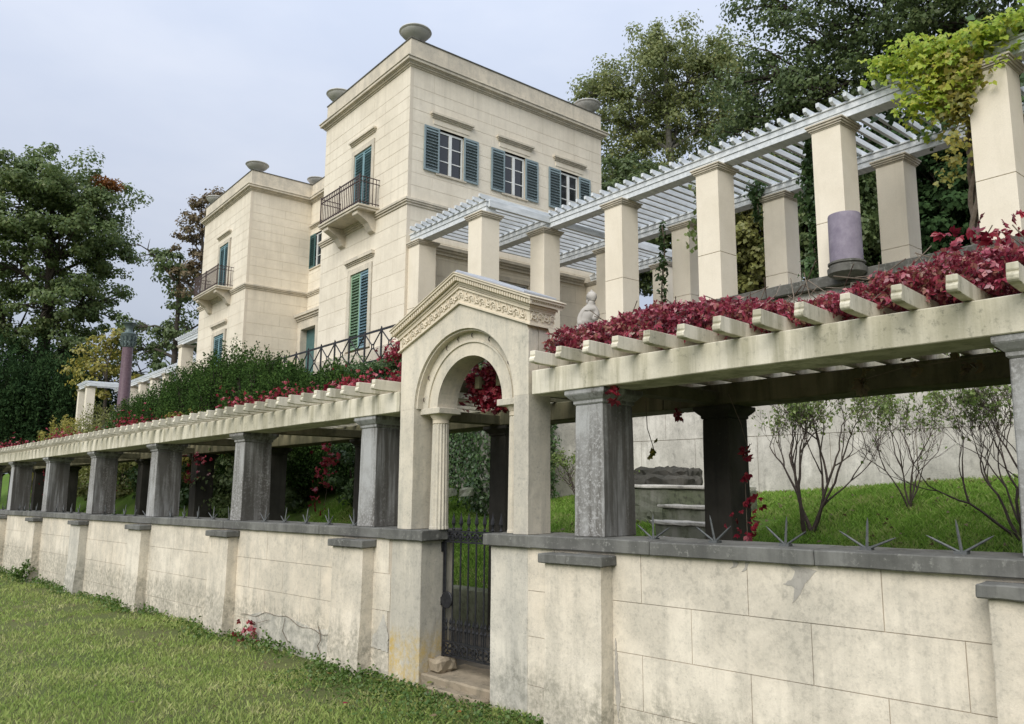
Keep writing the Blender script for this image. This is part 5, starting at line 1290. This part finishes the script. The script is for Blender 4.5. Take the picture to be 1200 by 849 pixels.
tree('ash_tree', 'yellowing slender tree behind the granite column', (T(125, 500, 62).x, T(125, 500, 62).y, 1), T(125, 420, 62), .25, [(T(125, 445, 62), (2.2, 2.5, 2.0)), (T(170, 470, 62), (2.5, 2.5, 1.8)), (T(110, 420, 64), (2, 2, 2.0)), (T(135, 400, 64), (1.6, 2, 1.5))], 'l_yellow', .24, spread=.5, nclump=14, per=50)
tree('oak_tree', 'dark green tree between the granite column and the villa', (T(205, 480, 60).x, T(205, 480, 60).y, 2), T(212, 300, 60), .35, [(T(215, 345, 60), (2.0, 2, 2.4)), (T(200, 310, 60), (1.6, 2, 1.2)), (T(222, 385, 60), (1.8, 2, 2)), (T(190, 400, 62), (1.5, 2, 1.6)), (T(165, 410, 64), (2.0, 2, 1.4)), (T(205, 430, 60), (2.2, 2, 1.6)), (T(160, 385, 64), (1.3, 1.6, 1.0)), (T(150, 440, 66), (2.4, 2, 2.0))], 'l_dark', .23, spread=.40, nclump=18, per=60)
tree('brown_tree', 'browning thin-crowned tree beside the left wing roof', (T(240, 470, 58).x, T(240, 470, 58).y, 2), T(236, 240, 58), .3, [(T(236, 250, 58), (1.0, 1.4, 1.6)), (T(222, 280, 58), (1.1, 1.4, 1.3)), (T(240, 310, 58), (1.1, 1.4, 2.2)), (T(250, 232, 58), (.7, 1, .7)), (T(215, 330, 58), (.9, 1.2, 1.4))], 'l_brown', .20, spread=.33, nclump=26, per=60)
q = MB(); b0 = T(205, 330, 59)
q.tube([b0, T(190, 308, 59), T(173, 293, 59), T(160, 285, 59)], [.12, .09, .05, .02], 6)
for (a, b) in (((190, 308), (178, 318)), ((178, 298), (160, 303)), ((173, 293), (176, 280)), ((165, 288), (152, 288)), ((183, 302), (170, 312)), ((195, 313), (196, 300))): q.tube([T(a[0], a[1], 59), T((a[0]+b[0])/2, (a[1]+b[1])/2-1, 59), T(b[0], b[1], 59)], [.05, .03, .01], 4)
BB = q.build('dead_branch', 'bark', None); 
for o_ in bpy.data.objects:
    if o_.get('category') == 'tree' and o_.name.startswith('oak_tree'):
        mw = o_.location.copy(); BB.parent = o_; BB.data.transform(Matrix.Translation(-mw))
plane = [(T(775, 55, 44), (2.0, 2.2, 1.7)), (T(765, 100, 44), (2.6, 2.6, 2.0)), (T(815, 90, 44), (2.2, 2.4, 2.0)), (T(850, 80, 45), (1.8, 2.2, 1.8)), (T(712, 105, 43), (1.3, 1.8, 1.6)), (T(730, 145, 43), (2.2, 2.4, 1.8)), (T(795, 150, 44), (2.6, 2.6, 2.0)), (T(735, 195, 43), (1.8, 2.2, 1.6)), (T(690, 110, 43), (.7, 1, .8)), (T(845, 140, 44), (2, 2.4, 2)), (T(870, 190, 43), (2.5, 2.5, 2)), (T(770, 215, 43), (2, 2.4, 1.8)), (T(715, 240, 43), (1.6, 2, 1.2))]
tree('plane_tree', 'pale olive-green plane tree with light limbs behind the tower', (T(800, 420, 44).x, T(800, 420, 44).y, 4.5), T(780, 60, 44), .45, plane, 'l_plane', .15, bark='bark_grey', spread=.42, nclump=38, per=95, shell=.12)
oak = [(T(890, 90, 30), (1.7, 2, 1.6)), (T(945, 50, 30), (1.9, 2, 1.5)), (T(1000, 20, 30), (2.2, 2.4, 1.5)), (T(920, 130, 30), (1.8, 2, 1.4)), (T(965, 110, 29), (1.8, 2, 1.5)), (T(1050, 60, 29), (2.2, 2.4, 1.6)), (T(1090, 10, 29), (2.4, 2.4, 1.5)), (T(1150, 20, 28), (2.2, 2.4, 1.6)), (T(880, 165, 30), (1.6, 2, 1.3)), (T(1210, 30, 28), (2.2, 2, 2)), (T(895, 5, 31), (1.2, 1.5, .8)), (T(1030, -60, 30), (3, 3, 2)), (T(1150, -60, 29), (3, 3, 2)), (T(910, 215, 29), (1.8, 2, 1.4))]
tree('oak_tree', 'tall dark green oak filling the sky above the right pergola', (T(1050, 420, 30).x, T(1050, 420, 30).y, 4.5), T(1040, 20, 30), .5, oak, 'l_dark', .12, spread=.36, nclump=36, per=100, shell=.1)
for i, (px, py, d, w_, hh, mt_, lb) in enumerate(((880, 270, 26, 1.6, 2.8, 'l_lemon', 'ivy-covered thicket behind the pergola between third and fourth inner pillars'), (960, 250, 24, 1.4, 3.0, 'l_dark', 'dark thicket behind the lilac stump pillar'), (1010, 270, 26, 1.2, 2.8, 'l_dark', 'ivy-clad trunk mass left of the inner pillar at right'), (1120, 230, 26, 2.2, 3.2, 'l_black', 'very dark yew behind the upper right pergola'), (1060, 240, 27, 2.0, 3.4, 'l_black', 'black-green yew in the gap beside the inner right pillar'), (1210, 210, 26, 2.4, 3.4, 'l_black', 'dark yew outside the right edge of the pergola'), (735, 270, 34, 2.4, 3.2, 'l_dark', 'dark shrub belt behind the first pergola pillars'), (820, 290, 32, 2.2, 3.0, 'l_dark', 'dark shrub belt seen right of the statue'))):
    c = T(px, py, d); bush('thicket', lb, (c.x, c.y, c.z), (w_, w_, hh), int(80*hh), 90, mt_, .14, .26, 'thicket')
